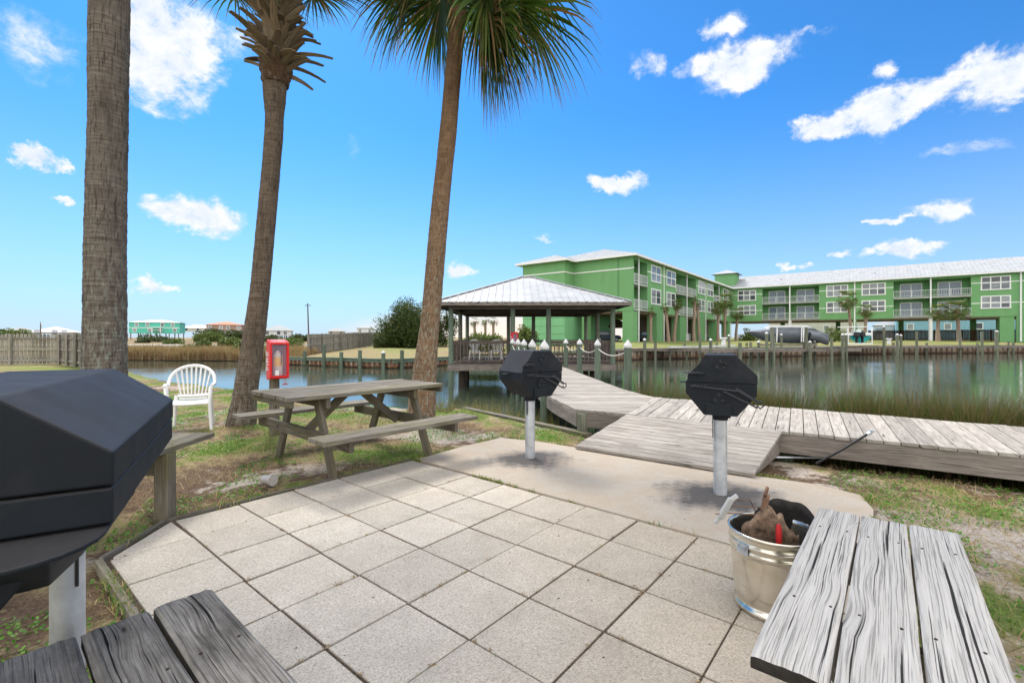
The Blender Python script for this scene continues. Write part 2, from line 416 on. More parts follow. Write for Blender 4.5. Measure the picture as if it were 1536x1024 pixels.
def ground_mat():
    m,t=newmat('sandy_lawn_ground'); p=pos(t)
    a=t.n('ShaderNodeVertexColor',layer_name='mask').outputs[0]
    sp=t.n('ShaderNodeSeparateColor',{0:a}); g=sp.outputs[0]; s=sp.outputs[1]
    n1=t.noise(p,9,6,.7); n2=t.noise(p,55,5,.7); n3=t.noise(p,2.2,5,.6)
    sand=t.mix(t.ramp(n2,[(.3,0),(.7,1)]),(.36,.30,.25),(.60,.55,.50))
    soil=t.mix(t.ramp(n2,[(.35,0),(.7,1)]),(.075,.05,.035),(.24,.165,.105))
    dry=t.mix(t.ramp(n2,[(.3,0),(.7,1)]),(.20,.155,.075),(.44,.36,.20))
    grn=t.mix(t.ramp(n2,[(.3,0),(.7,1)]),(.07,.12,.022),(.19,.26,.055))
    gs=t.math('ADD',s,t.math('MULTIPLY',t.math('SUBTRACT',n1,.5),1.3))
    col=t.mix(t.ramp(gs,[(.42,0),(.60,1)]),soil,sand)
    dm=t.math('ADD',t.math('MULTIPLY',n1,.9),t.math('MULTIPLY',g,.5))
    col=t.mix(t.math('MULTIPLY',t.ramp(dm,[(.58,0),(.74,1)]),.9),col,dry)
    gm=t.math('ADD',g,t.math('MULTIPLY',t.math('SUBTRACT',n1,.5),1.1))
    col=t.mix(t.math('MULTIPLY',t.ramp(gm,[(.54,0),(.70,1)]),.85),col,grn)
    z=t.n('ShaderNodeSeparateXYZ',{0:p}).outputs[2]
    wet=t.n('ShaderNodeMapRange',{0:z,1:-.62,2:-.3,3:1,4:0}).outputs[0]
    col=t.mix(wet,col,(.045,.04,.025))
    h=t.math('ADD',t.math('MULTIPLY',n1,.6),t.math('MULTIPLY',n2,.7))
    t.out(col,.95,t.bump(h,1.0,.035),spec=.1)
    return m
gmat=ground_mat()
G0=fastmesh('ground',np.stack([GX,GY,GZ],-1).reshape(-1,3),Fq,np.zeros(len(Fq)),gmat)
def setmask(o,g,s):
    ca=o.data.color_attributes.new('mask','FLOAT_COLOR','POINT')
    ca.data.foreach_set('color',np.stack([g.ravel(),s.ravel(),g.ravel()*0,g.ravel()*0+1],-1).astype(np.float32).ravel())
setmask(G0,GR,SAND); G0.data.polygons.foreach_set('use_smooth',[True]*len(Fq)); tag(G0,kind='structure')
# far shore, as rings spreading to the horizon
far=[]
for a,b in zip(shore_far[:-1],shore_far[1:]):
    n=max(1,int(math.hypot(a[0]-b[0],a[1]-b[1])/2))
    for k in range(n): far.append((a[0]+(b[0]-a[0])*k/n,a[1]+(b[1]-a[1])*k/n))
far.append(shore_far[-1]); far=np.array(far); ks=[1.004,1.02,1.05,1.1,1.18,1.28,1.45,1.8,2.5,4,9,60]
V=[];base=[]
for k in ks: V.append(far*k)
V=np.array(V); X,Y=V[...,0],V[...,1]
right=np.clip((X/np.maximum(Y,1)-.12)/.1,0,1)
d0=np.hypot(X,Y)/np.hypot(far[:,0],far[:,1])[None]
zz=.0+right*(.38+.45*np.clip((d0-1)/.25,0,1))+(1-right)*(.30*np.clip((d0-1)/.5,0,1))
leftm=(X/np.maximum(Y,1)<-.47)
zz=np.where(leftm,-.62+.9*np.clip((d0-1)/.12,0,1),zz)
zz+= .06*fbm(X,Y,.3,4).reshape(X.shape)*np.clip((d0-1)/.1,0,1)
idx=np.arange(X.size).reshape(X.shape)
Fq=np.stack([idx[:-1,:-1],idx[:-1,1:],idx[1:,1:],idx[1:,:-1]],-1).reshape(-1,4)
VV=np.stack([X,Y,zz],-1).reshape(-1,3)
G1=fastmesh('far_ground',VV,Fq,np.zeros(len(Fq)),gmat)
g1=.55+.2*fbm(X,Y,.25,6).reshape(X.shape)+.12*right+np.where(leftm,-.15,0); s1=.30+.2*fbm(X,Y,.2,7).reshape(X.shape)
setmask(G1,np.clip(g1,0,1),np.clip(s1,0,1)); G1.data.polygons.foreach_set('use_smooth',[True]*len(Fq)); tag(G1,kind='structure')

# water
def water_mat():
    m,t=newmat('harbour_water'); p=pos(t)
    w1=t.noise(t.scale(p,(.6,2.2,1)),1.2,4,.55,.3); w2=t.noise(t.scale(p,(2.5,6,1)),2.2,4,.6,.5); w3=t.noise(p,.22,3,.5)
    w4=t.noise(t.scale(p,(6,13,1)),1.0,3,.6,.3)
    h=t.math('ADD',t.math('MULTIPLY',w1,.7),t.math('MULTIPLY',w2,.4)); h=t.math('ADD',h,t.math('MULTIPLY',w4,.14))
    amp=t.n('ShaderNodeMapRange',{0:w3,1:.35,2:.65,3:.35,4:1.0}).outputs[0]
    nm=t.bump(t.math('MULTIPLY',h,amp),.14,.05)
    col=t.mix(w3,(.030,.042,.030),(.052,.068,.048))
    t.out(col,.03,nm,spec=.5,ins={'IOR':1.34})
    return m
mb=MB(); mb.add([(-160,-60,-.65),(260,-60,-.65),(260,75,-.65),(-160,75,-.65)],[(0,1,2,3)])
tag(mb.build('water',water_mat()),kind='structure')

# patio base, pavers, slab
def paver_mat():
    m,t=newmat('aggregate_paver'); p=pos(t); r=rnd(t)
    v=t.n('ShaderNodeTexVoronoi',{'Vector':p,'Scale':150}).outputs
    n1=t.noise(p,90,4,.75); n2=t.noise(p,3.5,6,.65); n3=t.noise(p,.5,2,.5)
    sp=t.n('ShaderNodeSeparateColor',{0:v['Color']}).outputs[0]
    col=t.mix(t.ramp(sp,[(0,0),(1,1)]),(.42,.375,.315),(.63,.575,.495))
    col=t.mix(t.ramp(n1,[(.33,1),(.43,0)]),col,(.19,.155,.12))
    col=t.mix(t.math('MULTIPLY',t.ramp(n2,[(.35,1),(.6,0)]),.28),col,(.28,.245,.20))
    n4=t.noise(p,1.1,5,.6); col=t.mix(t.math('MULTIPLY',t.ramp(n4,[(.42,1),(.62,0)]),.12),col,(.32,.28,.235))
    x=t.n('ShaderNodeSeparateXYZ',{0:p}).outputs[0]
    warm=t.n('ShaderNodeMapRange',{0:t.math('ADD',x,t.math('MULTIPLY',n3,1.5)),1:.3,2:2.2,3:0,4:1}).outputs[0]
    col=t.mix(warm,col,t.mix(1,col,(1.03,.965,.88),'MULTIPLY'))
    k=t.math('ADD',.90,t.math('MULTIPLY',r,.18))
    col=t.mix(1,col,t.n('ShaderNodeCombineColor',{0:k,1:k,2:k}).outputs[0],'MULTIPLY')
    big=t.noise(p,26,2,.4); col=t.mix(t.ramp(big,[(.745,0),(.77,1)]),col,(.05,.035,.025))
    t.out(col,.9,t.bump(t.math('ADD',n1,t.math('MULTIPLY',v['Distance'],.5)),.7,.004),spec=.2)
    return m
def joint_mat():
    m,t=newmat('paver_joint_soil'); p=pos(t); n=t.noise(p,60,5,.7)
    n2=t.noise(p,4,4,.6)
    col=t.mix(t.ramp(n,[(.3,0),(.7,1)]),(.05,.036,.026),(.20,.15,.11))
    col=t.mix(t.ramp(n2,[(.55,0),(.66,1)]),col,t.mix(t.ramp(n,[(.3,0),(.7,1)]),(.16,.08,.03),(.32,.22,.14)))
    t.out(col,.95,t.bump(n,1,.02)); return m
mb=MB(); mb.slab(patio_poly,-.010,.06); tag(mb.build('patio_base',joint_mat()),kind='structure')
mb=MB(); rr=random.Random(3)
ri=-1
for i in range(-1,5):
    for j in range(-1,9):
        wobx=rr.uniform(-.003,.003); woby=rr.uniform(-.003,.003); gi=rr.uniform(.013,.019); gj=rr.uniform(.008,.015)
        if j in (2,5): gj+=.008
        a,b,c,d=(i+gi,j+gj),(i+1-gi,j+gj),(i+1-gi,j+1-gj),(i+gi,j+1-gj)
        q=[a,b,c,d]
        if j==-1: q=[(i+gi,-.985),(i+1-gi,-.985),c,d]
        if i==4 and j==-1: q=[(4.04,-.97),(4.93,-.1),(4.94,-.015),(4.015,-.015)]
        if i==4: q=[(min(x,4.985),y) for x,y in q]
        if j==8: q=[(x,min(y,8.38)) for x,y in q]
        z=rr.uniform(-.004,.004)
        mb.slab([(lambda p:(p[0]+wobx,p[1]+woby))(tij(*x)) for x in q],0,.04,rnd=rr.random(),ztops=[z+rr.uniform(-.002,.002) for _ in q])
# joints between pavers run a touch wider on the two long lines; bevelled edges
tag(mb.build('patio_pavers',paver_mat(),bevel=.004),kind='structure')
def slab_mat():
    m,t=newmat('stained_concrete'); p=pos(t)
    n1=t.noise(p,120,4,.7); n2=t.noise(p,2.2,7,.68); n3=t.noise(p,9,5,.7)
    col=t.mix(t.ramp(n1,[(.3,0),(.7,1)]),(.36,.315,.26),(.50,.445,.375))
    col=t.mix(t.math('MULTIPLY',t.ramp(n2,[(.4,0),(.62,1)]),.45),col,(.40,.30,.20))
    col=t.mix(t.math('MULTIPLY',t.ramp(n3,[(.62,0),(.75,1)]),.5),col,(.60,.58,.55))
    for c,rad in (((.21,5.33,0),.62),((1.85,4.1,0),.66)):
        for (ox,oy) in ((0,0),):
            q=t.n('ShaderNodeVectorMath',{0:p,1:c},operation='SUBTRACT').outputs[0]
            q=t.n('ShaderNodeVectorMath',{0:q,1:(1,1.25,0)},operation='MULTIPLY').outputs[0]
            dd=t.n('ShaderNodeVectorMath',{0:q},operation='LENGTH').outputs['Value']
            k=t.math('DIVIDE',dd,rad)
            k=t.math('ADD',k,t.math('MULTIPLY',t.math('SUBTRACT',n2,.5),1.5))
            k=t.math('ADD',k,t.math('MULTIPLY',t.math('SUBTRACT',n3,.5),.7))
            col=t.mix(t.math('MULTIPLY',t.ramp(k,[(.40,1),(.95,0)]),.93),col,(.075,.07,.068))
    t.out(col,.88,t.bump(t.math('ADD',n1,n3),.5,.004),spec=.2); return m
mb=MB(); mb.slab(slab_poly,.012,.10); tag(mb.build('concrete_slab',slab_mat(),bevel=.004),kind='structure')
# edging boards
def edge(p,q,label,w=.035):
    d=(Vector(q)-Vector(p)).normalized(); n=Vector((d.y,-d.x))*.0
    mb=MB(); mb.beam((p[0],p[1],-.02),(q[0],q[1],-.018),w,.07)
    tag(mb.build('edging_board',W_table,org=(p[0],p[1],0),bevel=.004),label,'edging board','timber edging round the patio')
edge(tij(-1,-1.06),tij(4.10,-1.08),'long thin timber edging along the picnic table side of the patio')
edge(tij(4.13,-1.05),tij(5.06,-.12),'short timber edging across the cut-off corner of the patio')
edge(tij(5.09,-.10),tij(5.09,2.3),'weathered split timber edging next to the dry straw by the big grill',.038)

# ------------------------------------------------------------------ near ground cover
def interp(A,x,y):
    ix=np.clip(np.searchsorted(gx,x)-1,0,len(gx)-2); iy=np.clip(np.searchsorted(gy,y)-1,0,len(gy)-2)
    fx=(x-gx[ix])/(gx[ix+1]-gx[ix]); fy=(y-gy[iy])/(gy[iy+1]-gy[iy])
    return (A[iy,ix]*(1-fx)*(1-fy)+A[iy,ix+1]*fx*(1-fy)+A[iy+1,ix]*(1-fx)*fy+A[iy+1,ix+1]*fx*fy)
def blades(name,x,y,z,h,w,lean,r,mat,dirs=None,parent=None,kind='stuff'):
    n=len(x); a=nrng.uniform(0,2*np.pi,n); la=nrng.uniform(0,2*np.pi,n) if dirs is None else dirs
    sx,sy=np.cos(a)*w/2,np.sin(a)*w/2; lx,ly=np.cos(la)*lean*h,np.sin(la)*lean*h
    b0=np.stack([x-sx,y-sy,z],1); b1=np.stack([x+sx,y+sy,z],1)
    m0=np.stack([x-sx*.75+lx*.35,y-sy*.75+ly*.35,z+h*.6],1); m1=np.stack([x+sx*.75+lx*.35,y+sy*.75+ly*.35,z+h*.6],1)
    zt=z+h*(1-.35*np.clip(lean,0,1.2))
    t0=np.stack([x-sx*.1+lx,y-sy*.1+ly,zt],1); t1=np.stack([x+sx*.1+lx,y+sy*.1+ly,zt],1)
    V=np.stack([b0,b1,m0,m1,t0,t1],1).reshape(-1,3); k=np.arange(n)[:,None]*6
    Fq=np.concatenate([k+np.array([[0,1,3,2]]),k+np.array([[2,3,5,4]])],1).reshape(-1,4)
    o=fastmesh(name,V,Fq,np.repeat(r,2),mat,parent)
    if kind: tag(o,kind=kind)
    return o
def scatter(n,x0,x1,y0,y1,power=1.0):
    x=nrng.uniform(x0,x1,n); u=nrng.uniform(0,1,n)**power; y=y0+(y1-y0)*u
    ok=~(inpoly(x,y,patio_poly)|inpoly(x,y,slab_poly)); x,y=x[ok],y[ok]
    s=sdist(x,y); ok=s>.1; return x[ok],y[ok]
x,y=scatter(330000,-12,7.5,.9,16,1.25)
g=interp(GR,x,y)+.16*fbm(x,y,6,3,2); z=interp(GZ,x,y); keep=(nrng.uniform(0,1,len(x))<np.clip((g-.44)*4,0.02,1))&(np.abs(x)<.62*y*1.9+1)
x,y,z,g=x[keep],y[keep],z[keep],g[keep]; n=len(x)
r=np.clip(nrng.uniform(0,1,n)*.75+np.where(g<.55,.3,0),0,1)
blades('grass',x,y,z-.004,nrng.uniform(.012,.042,n)*(1+.8*(g>.75)),nrng.uniform(.004,.008,n),nrng.uniform(.3,1.3,n),r,grass_m)
# weeds: small flat leaves in patches
x,y=scatter(300000,-9,7,.9,13,1.2)
g=.5+.75*fbm(x,y,1.1,21,4)+.10*fbm(x,y,7,23,2); k=(g>.58)&(np.abs(x)<1.2*y+1.2)
x,y=x[k],y[k]; z=interp(GZ,x,y); n=len(x)
def leaflets(name,P,size,r,mat,parent=None,flat=.5,aspect=.55,kind='stuff',org=(0,0,0)):
    n=len(P); d=nrng.normal(size=(n,3)); d[:,2]*=flat; d/=np.linalg.norm(d,axis=1)[:,None]
    u=nrng.normal(size=(n,3)); u[:,2]*=flat; u-=d*(u*d).sum(1)[:,None]; u/=np.linalg.norm(u,axis=1)[:,None]
    s=(size*nrng.uniform(.6,1.3,n))[:,None]
    V=np.stack([P-d*s*.5,P+u*s*aspect*.5,P+d*s*.5,P-u*s*aspect*.5],1).reshape(-1,3)
    o=fastmesh(name,V,np.arange(n*4).reshape(-1,4),r,mat,parent,org)
    if kind: tag(o,kind=kind)
    return o
leaflets('weeds',np.stack([x,y,z+nrng.uniform(.0,.035,n)],1),.023,nrng.uniform(0,1,n),weed_m,flat=.45,aspect=.6)
x,y=scatter(60000,-6.5,7,.9,9,1.2)
g=.5+.8*fbm(x,y,.8,31,4); k=(g>.5)&(np.abs(x)<1.2*y+1.2); x,y=x[k],y[k]; z=interp(GZ,x,y); n=len(x)
blades('straw',x,y,z+.004,nrng.uniform(.03,.09,n),nrng.uniform(.002,.005,n),nrng.uniform(2.0,6,n)*.3+.9,nrng.uniform(0,1,n),straw_m)
# ragged growth along the edges of the paving
ex=[];ey=[]
for poly in (patio_poly,slab_poly):
    for a,b in zip(poly,poly[1:]+poly[:1]):
        a=np.array(a);b=np.array(b);L=np.hypot(*(b-a)); m_=int(L*900); u=nrng.uniform(0,1,m_); d=(b-a)/L; nn=np.array([d[1],-d[0]])
        off=nrng.normal(0,.05,m_); q=a+(b-a)*u[:,None]+nn*off[:,None]; ex.append(q[:,0]);ey.append(q[:,1])
ex=np.concatenate(ex);ey=np.concatenate(ey); k=~(inpoly(ex,ey,patio_poly)|inpoly(ex,ey,slab_poly))&(fbm(ex,ey,2.2,41,3)>-.02); ex,ey=ex[k],ey[k]; n=len(ex)
blades('edge_grass',ex,ey,np.full(n,-.012),nrng.uniform(.025,.075,n),nrng.uniform(.004,.009,n),nrng.uniform(.2,1.0,n),nrng.uniform(0,1,n),grass_m)
# sprigs and crumbs caught in the joints and on the pavers
X_=[];Y_=[]
for _ in range(150):
    i=rng.uniform(-1,5); j=rng.uniform(-1,8)
    if rng.random()<.6: j=round(j)
    else: i=round(i)
    px_,py_=tij(i,j); m_=rng.randint(3,16); X_+=[px_+rng.gauss(0,.010) for _k in range(m_)]; Y_+=[py_+rng.gauss(0,.010) for _k in range(m_)]
X_=np.array(X_);Y_=np.array(Y_); k=inpoly(X_,Y_,patio_poly); X_,Y_=X_[k],Y_[k]; n=len(X_)
leaflets('joint_litter',np.stack([X_,Y_,np.full(n,.002)+nrng.uniform(0,.006,n)],1),.012,nrng.uniform(0,1,n),straw_m,flat=.3,aspect=.5)
x,y=nrng.uniform(-3,3.3,700),nrng.uniform(1.0,6.4,700); k=inpoly(x,y,patio_poly)|inpoly(x,y,slab_poly); x,y=x[k],y[k]; n=len(x)
leaflets('dry_crumbs',np.stack([x,y,np.where(inpoly(x,y,slab_poly),.016,.006)],1),.009,nrng.uniform(0,1,n)**.3,straw_m,flat=.15,aspect=.6)
# marsh grass behind the walkway, and golden reeds by the small timber wall
def clumps(name,spots,per,spread,hr,w,lean,mat,zb=-.68,ymin=None):
    X=[];Y=[];Hh=[];D=[];L=[]
    for (cx,cy) in spots:
        k=per+rng.randint(-per//3,per//3); hh=rng.uniform(.6,1.0)
        a=nrng.uniform(0,2*np.pi,k); rr_=np.abs(nrng.normal(0,spread,k))
        X.append(cx+np.cos(a)*rr_);Y.append(cy+np.sin(a)*rr_);Hh.append(nrng.uniform(hr[0],hr[1],k)*hh);D.append(a+nrng.normal(0,.5,k));L.append(nrng.uniform(lean[0],lean[1],k))
    X,Y,Hh,D,L=map(np.concatenate,(X,Y,Hh,D,L)); n=len(X)
    return blades(name,X,Y,np.full(n,zb),Hh,nrng.uniform(w*.6,w*1.3,n),L,np.clip(nrng.uniform(0,1,n),0,1),mat,D)
spots=[]
for _ in range(1150):
    s=rng.uniform(0,1)**.8; x0=2.7+s*10.5; base=8.7-.775*(x0-2.7)+.25
    if x0<3.9 and rng.random()<.55: continue
    if noise.noise((x0*1.1,3.3,0))<-.08+rng.uniform(-.15,.15): continue
    spots.append((x0+rng.uniform(-.2,.2),base+abs(rng.gauss(0,.45))+rng.uniform(0,.25)))
clumps('marsh_grass',spots,100,.14,(.85,1.6),.012,(.05,.45),marsh_m)
spots=[]
for _ in range(85):
    s=rng.random(); spots.append((-1.9+2.7*s+rng.uniform(-.15,.15),10.0-2.4*s+.15+abs(rng.gauss(0,.55))))
clumps('golden_reeds',spots,38,.12,(.5,1.0),.008,(.05,.45),reed_m)
# brown reeds and scrub on the far left bank
n=26000; x=nrng.uniform(-42,-15.5,n); t_=(x+42)/26.5
yb=np.interp(x,[-48,-33,-20,-16.9],[44,41,39.5,35]); y=yb+np.abs(nrng.normal(0,1.6,n))+.1
h=nrng.uniform(.5,1.25,n)*np.where(np.abs(fbm(x,y,.25,8,2))>.12,1,.7)
blades('brown_reeds',x,y,np.full(n,-.6)+.1*(y-yb),h,nrng.uniform(.03,.06,n),nrng.uniform(.0,.3,n),nrng.uniform(0,1,n),brownreed_m)
mb=MB(); mb.slab([(-110,63),(-22,60),(-22,66),(-110,70)],.42,.3); tag(mb.build('road',plain('pale_road',(.42,.39,.35),.9)),kind='structure')
# ------------------------------------------------------------------ benches close to the viewer
nail_m=plain('rusty_nail',(.06,.035,.025),.7,.3)
def thick_board(parent,p0,p1,wid,wid1,th,zt,mats,seed,cham=.012,name='seat_board'):
    """a worn plank from p0 to p1 (centre line), finely divided, with soft edges and ragged ends"""
    p0=Vector((p0[0],p0[1],zt)); p1=Vector((p1[0],p1[1],zt)); d=(p1-p0); L=d.length; d.normalize(); s=Vector((d.y,-d.x,0))
    nu=max(12,int(L/.02)); r=random.Random(seed)
    prof=[(-.5,-1,0),(-.5,-.45,0),(-.5,-.12,0),(-.44,0,0)]+[(-.5+k/9,0,1) for k in range(1,9)]+[(.44,0,0),(.5,-.12,0),(.5,-.45,0),(.5,-1,0)]
    n=len(prof); rows=[]; uvr=[]; ou=r.random()*20; ov=r.random()*20
    for i in range(nu+1):
        u=i/nu; row=[]; ur=[]; wd=wid+(wid1-wid)*u
        for k,(a,b,c) in enumerate(prof):
            e=0
            if i in (0,nu):
                e=noise.noise((a*9,b*3,seed))*.007*(1 if i else -1)
            zz=zt+b*th+noise.noise((u*L*5,a*14,seed*3.1))*.0022*(1 if b==0 else .5)
            if i in (0,nu) and b>-.3: zz-=.004+abs(noise.noise((a*22,seed,2)))*.006
            aa=a*wd+noise.noise((u*L*4,b*4,seed))*.003*(1 if abs(a)>.4 else 0)
            q=p0+d*(u*L+e)+s*aa; row.append((q.x,q.y,zz)); ur.append((ou+u*L,ov+a*wid+(b*th if a>0 else -b*th)))
        rows.append(row); uvr.append(ur)
    mb=MB(); vs=[p for rw in rows for p in rw]; fs=[];uv=[]
    for i in range(nu):
        for k in range(n-1):
            f=(i*n+k,i*n+k+1,(i+1)*n+k+1,(i+1)*n+k); fs.append(f); uv.append([uvr[q//n][q%n] for q in f])
        f=(i*n+n-1,i*n,(i+1)*n,(i+1)*n+n-1); fs.append(f); uv.append([uvr[q//n][q%n] for q in f])
    rn=r.random(); mb.add(vs,fs,uv,rn,0,False)
    for i in (0,nu):
        ring=rows[i]; mb.add(ring,[tuple(range(n))],[[(ou,ov+.02*k) for k in range(n)]],rn,1)
    return mb.build(name,mats,parent)
def bench(name,label,A,B,wid,nb,zt,mats,posts,seed,gap=.008,skew=0,beam_m=W_leg,widB=None):
    """A,B: ends of the centre line"""
    A=Vector(A); B=Vector(B); d=(B-A).normalized(); s=Vector((d.y,-d.x))
    root=thing(name,label,'bench',(A.x,A.y,0),'fixed plank benches round the patio')
    bw=(wid-gap*(nb-1))/nb; th=.042
    for k in range(nb):
        o=-wid/2+bw/2+k*(bw+gap); e=s*o; rb=(widB or wid)/wid
        j=rng.uniform(-.006,.006)
        thick_board(root,A+e+d*(j+skew*k),B+e*rb+d*j,bw,bw*rb,th,zt,mats,seed+k)
    for (u,po) in posts:
        c=A+d*u; mb=MB()
        q=c+s*(-wid/2+.02); q2=c+s*(wid/2-.02)
        mb.prism([(-wid/2+.02,-.002),(wid/2-.02,-.002),(wid/2-.06,-.09),(.10,-.20),(-.10,-.20),(-wid/2+.06,-.09)],(c.x,c.y,zt-th),(s.x,s.y,0),(0,0,1),(d.x,d.y,0),.045)
        mb.build('support_bracket',beam_m,root,bevel=.004)
        mb=MB(); c2=c+d*.09+s*po; mb.beam((c2.x,c2.y,-.05),(c2.x,c2.y,zt-th-.002),.105,.105,up=(s.x,s.y,0)); mb.build('post',beam_m,root,bevel=.008)
        for k in range(nb):
            o=-wid/2+bw/2+k*(bw+gap)
            for oo in (-.3,.3):
                q=c+d*(.02+rng.uniform(-.01,.01))+s*(o+oo*bw); mb=MB(); mb.cyl((q.x,q.y,zt-.003),(q.x,q.y,zt+.0022),.0045,n=8); mb.build('nail',nail_m,root)
    return root
def mid(p,q): return ((p[0]+q[0])/2,(p[1]+q[1])/2)
mA=mid((1.54,2.327),(2.0,2.084)); mB=(.862,1.093)
bench('plank_bench','bleached silvery plank bench beside the metal bucket',mA,mB,.515,3,.55,[W_benchlight,W_end],[(.28,0),(1.02,0)],5,skew=.006,widB=.545)
mA=mid((-1.045,1.586),(-1.37,1.24)); dd=Vector((.458,-.4)).normalized()
bench('plank_bench','dark blotchy grey plank bench in the corner under the nearest grill',mA,(mA[0]+dd.x*1.3,mA[1]+dd.y*1.3),.50,3,.55,[W_benchdark,W_benchdark],[(.35,0),(1.0,0)],25,gap=.012)
bench('plank_bench','grey plank bench on a mossy post behind the nearest grill',(-2.93,4.2),(-2.90,2.75),.46,3,.55,[W_table,W_table],[(.47,-.19),(1.2,0)],45)

# ------------------------------------------------------------------ picnic table (built about its own middle, then turned)
def picnic_table():
    t=thing('picnic_table','weathered grey wooden picnic table with attached benches on the grass by the patio','picnic table')
    zt=.83
    for k in range(6):
        mb=MB(); y=-.5+1/12+k/6; mb.beam((-.97+rng.uniform(-.012,.012),y,zt-.021),(.97+rng.uniform(-.012,.012),y,zt-.021+rng.uniform(-.002,.002)),1/6-.015,.042); mb.build('tabletop_board',W_table,t,bevel=.004)
    for s in (-1,1):
        for k in (0,1):
            mb=MB(); y=s*(1.0+(k-.5)*.16); mb.beam((-.95,y,.475),(.93,y,.475),.15,.042); mb.build('bench_board',W_table,t,bevel=.004)
    for sx in (-1,1):
        x=sx*.60
        for s in (-1,1):
            mb=MB(); mb.beam((x,s*.66,-.02),(x,s*.30,zt-.045),.105,.045,up=(1,0,0)); mb.build('leg',W_leg,t,bevel=.003)
        mb=MB(); mb.beam((x+sx*.048,-1.09,.395),(x+sx*.048,1.09,.395),.045,.115); mb.build('bench_support',W_leg,t,bevel=.003)
        mb=MB(); mb.beam((x-sx*.047,-.46,zt-.098),(x-sx*.047,.46,zt-.098),.045,.105); mb.build('top_support',W_leg,t,bevel=.003)
        mb=MB(); mb.beam((x+sx*.0,0,.36),(sx*.10,0,zt-.06),.09,.043,up=(0,1,0)); mb.build('brace',W_leg,t,bevel=.003)
    for x in (.94,-.93): mb=MB(); mb.beam((x,-.47,zt-.075),(x,.47,zt-.075),.04,.06); mb.build('end_cleat',W_leg,t,bevel=.003)
    for sx in (-1,1):
        for s in (-1,1):
            mb=MB(); mb.cyl((sx*.60+sx*.082,s*.50,.395),(sx*.60+sx*.055,s*.50,.395),.011,n=8); mb.build('bolt',W_dark,t)
    return t
pt=picnic_table(); pt.location=(-1.88,5.52,-.005); pt.rotation_euler=(0,0,math.atan2(.75,.66))

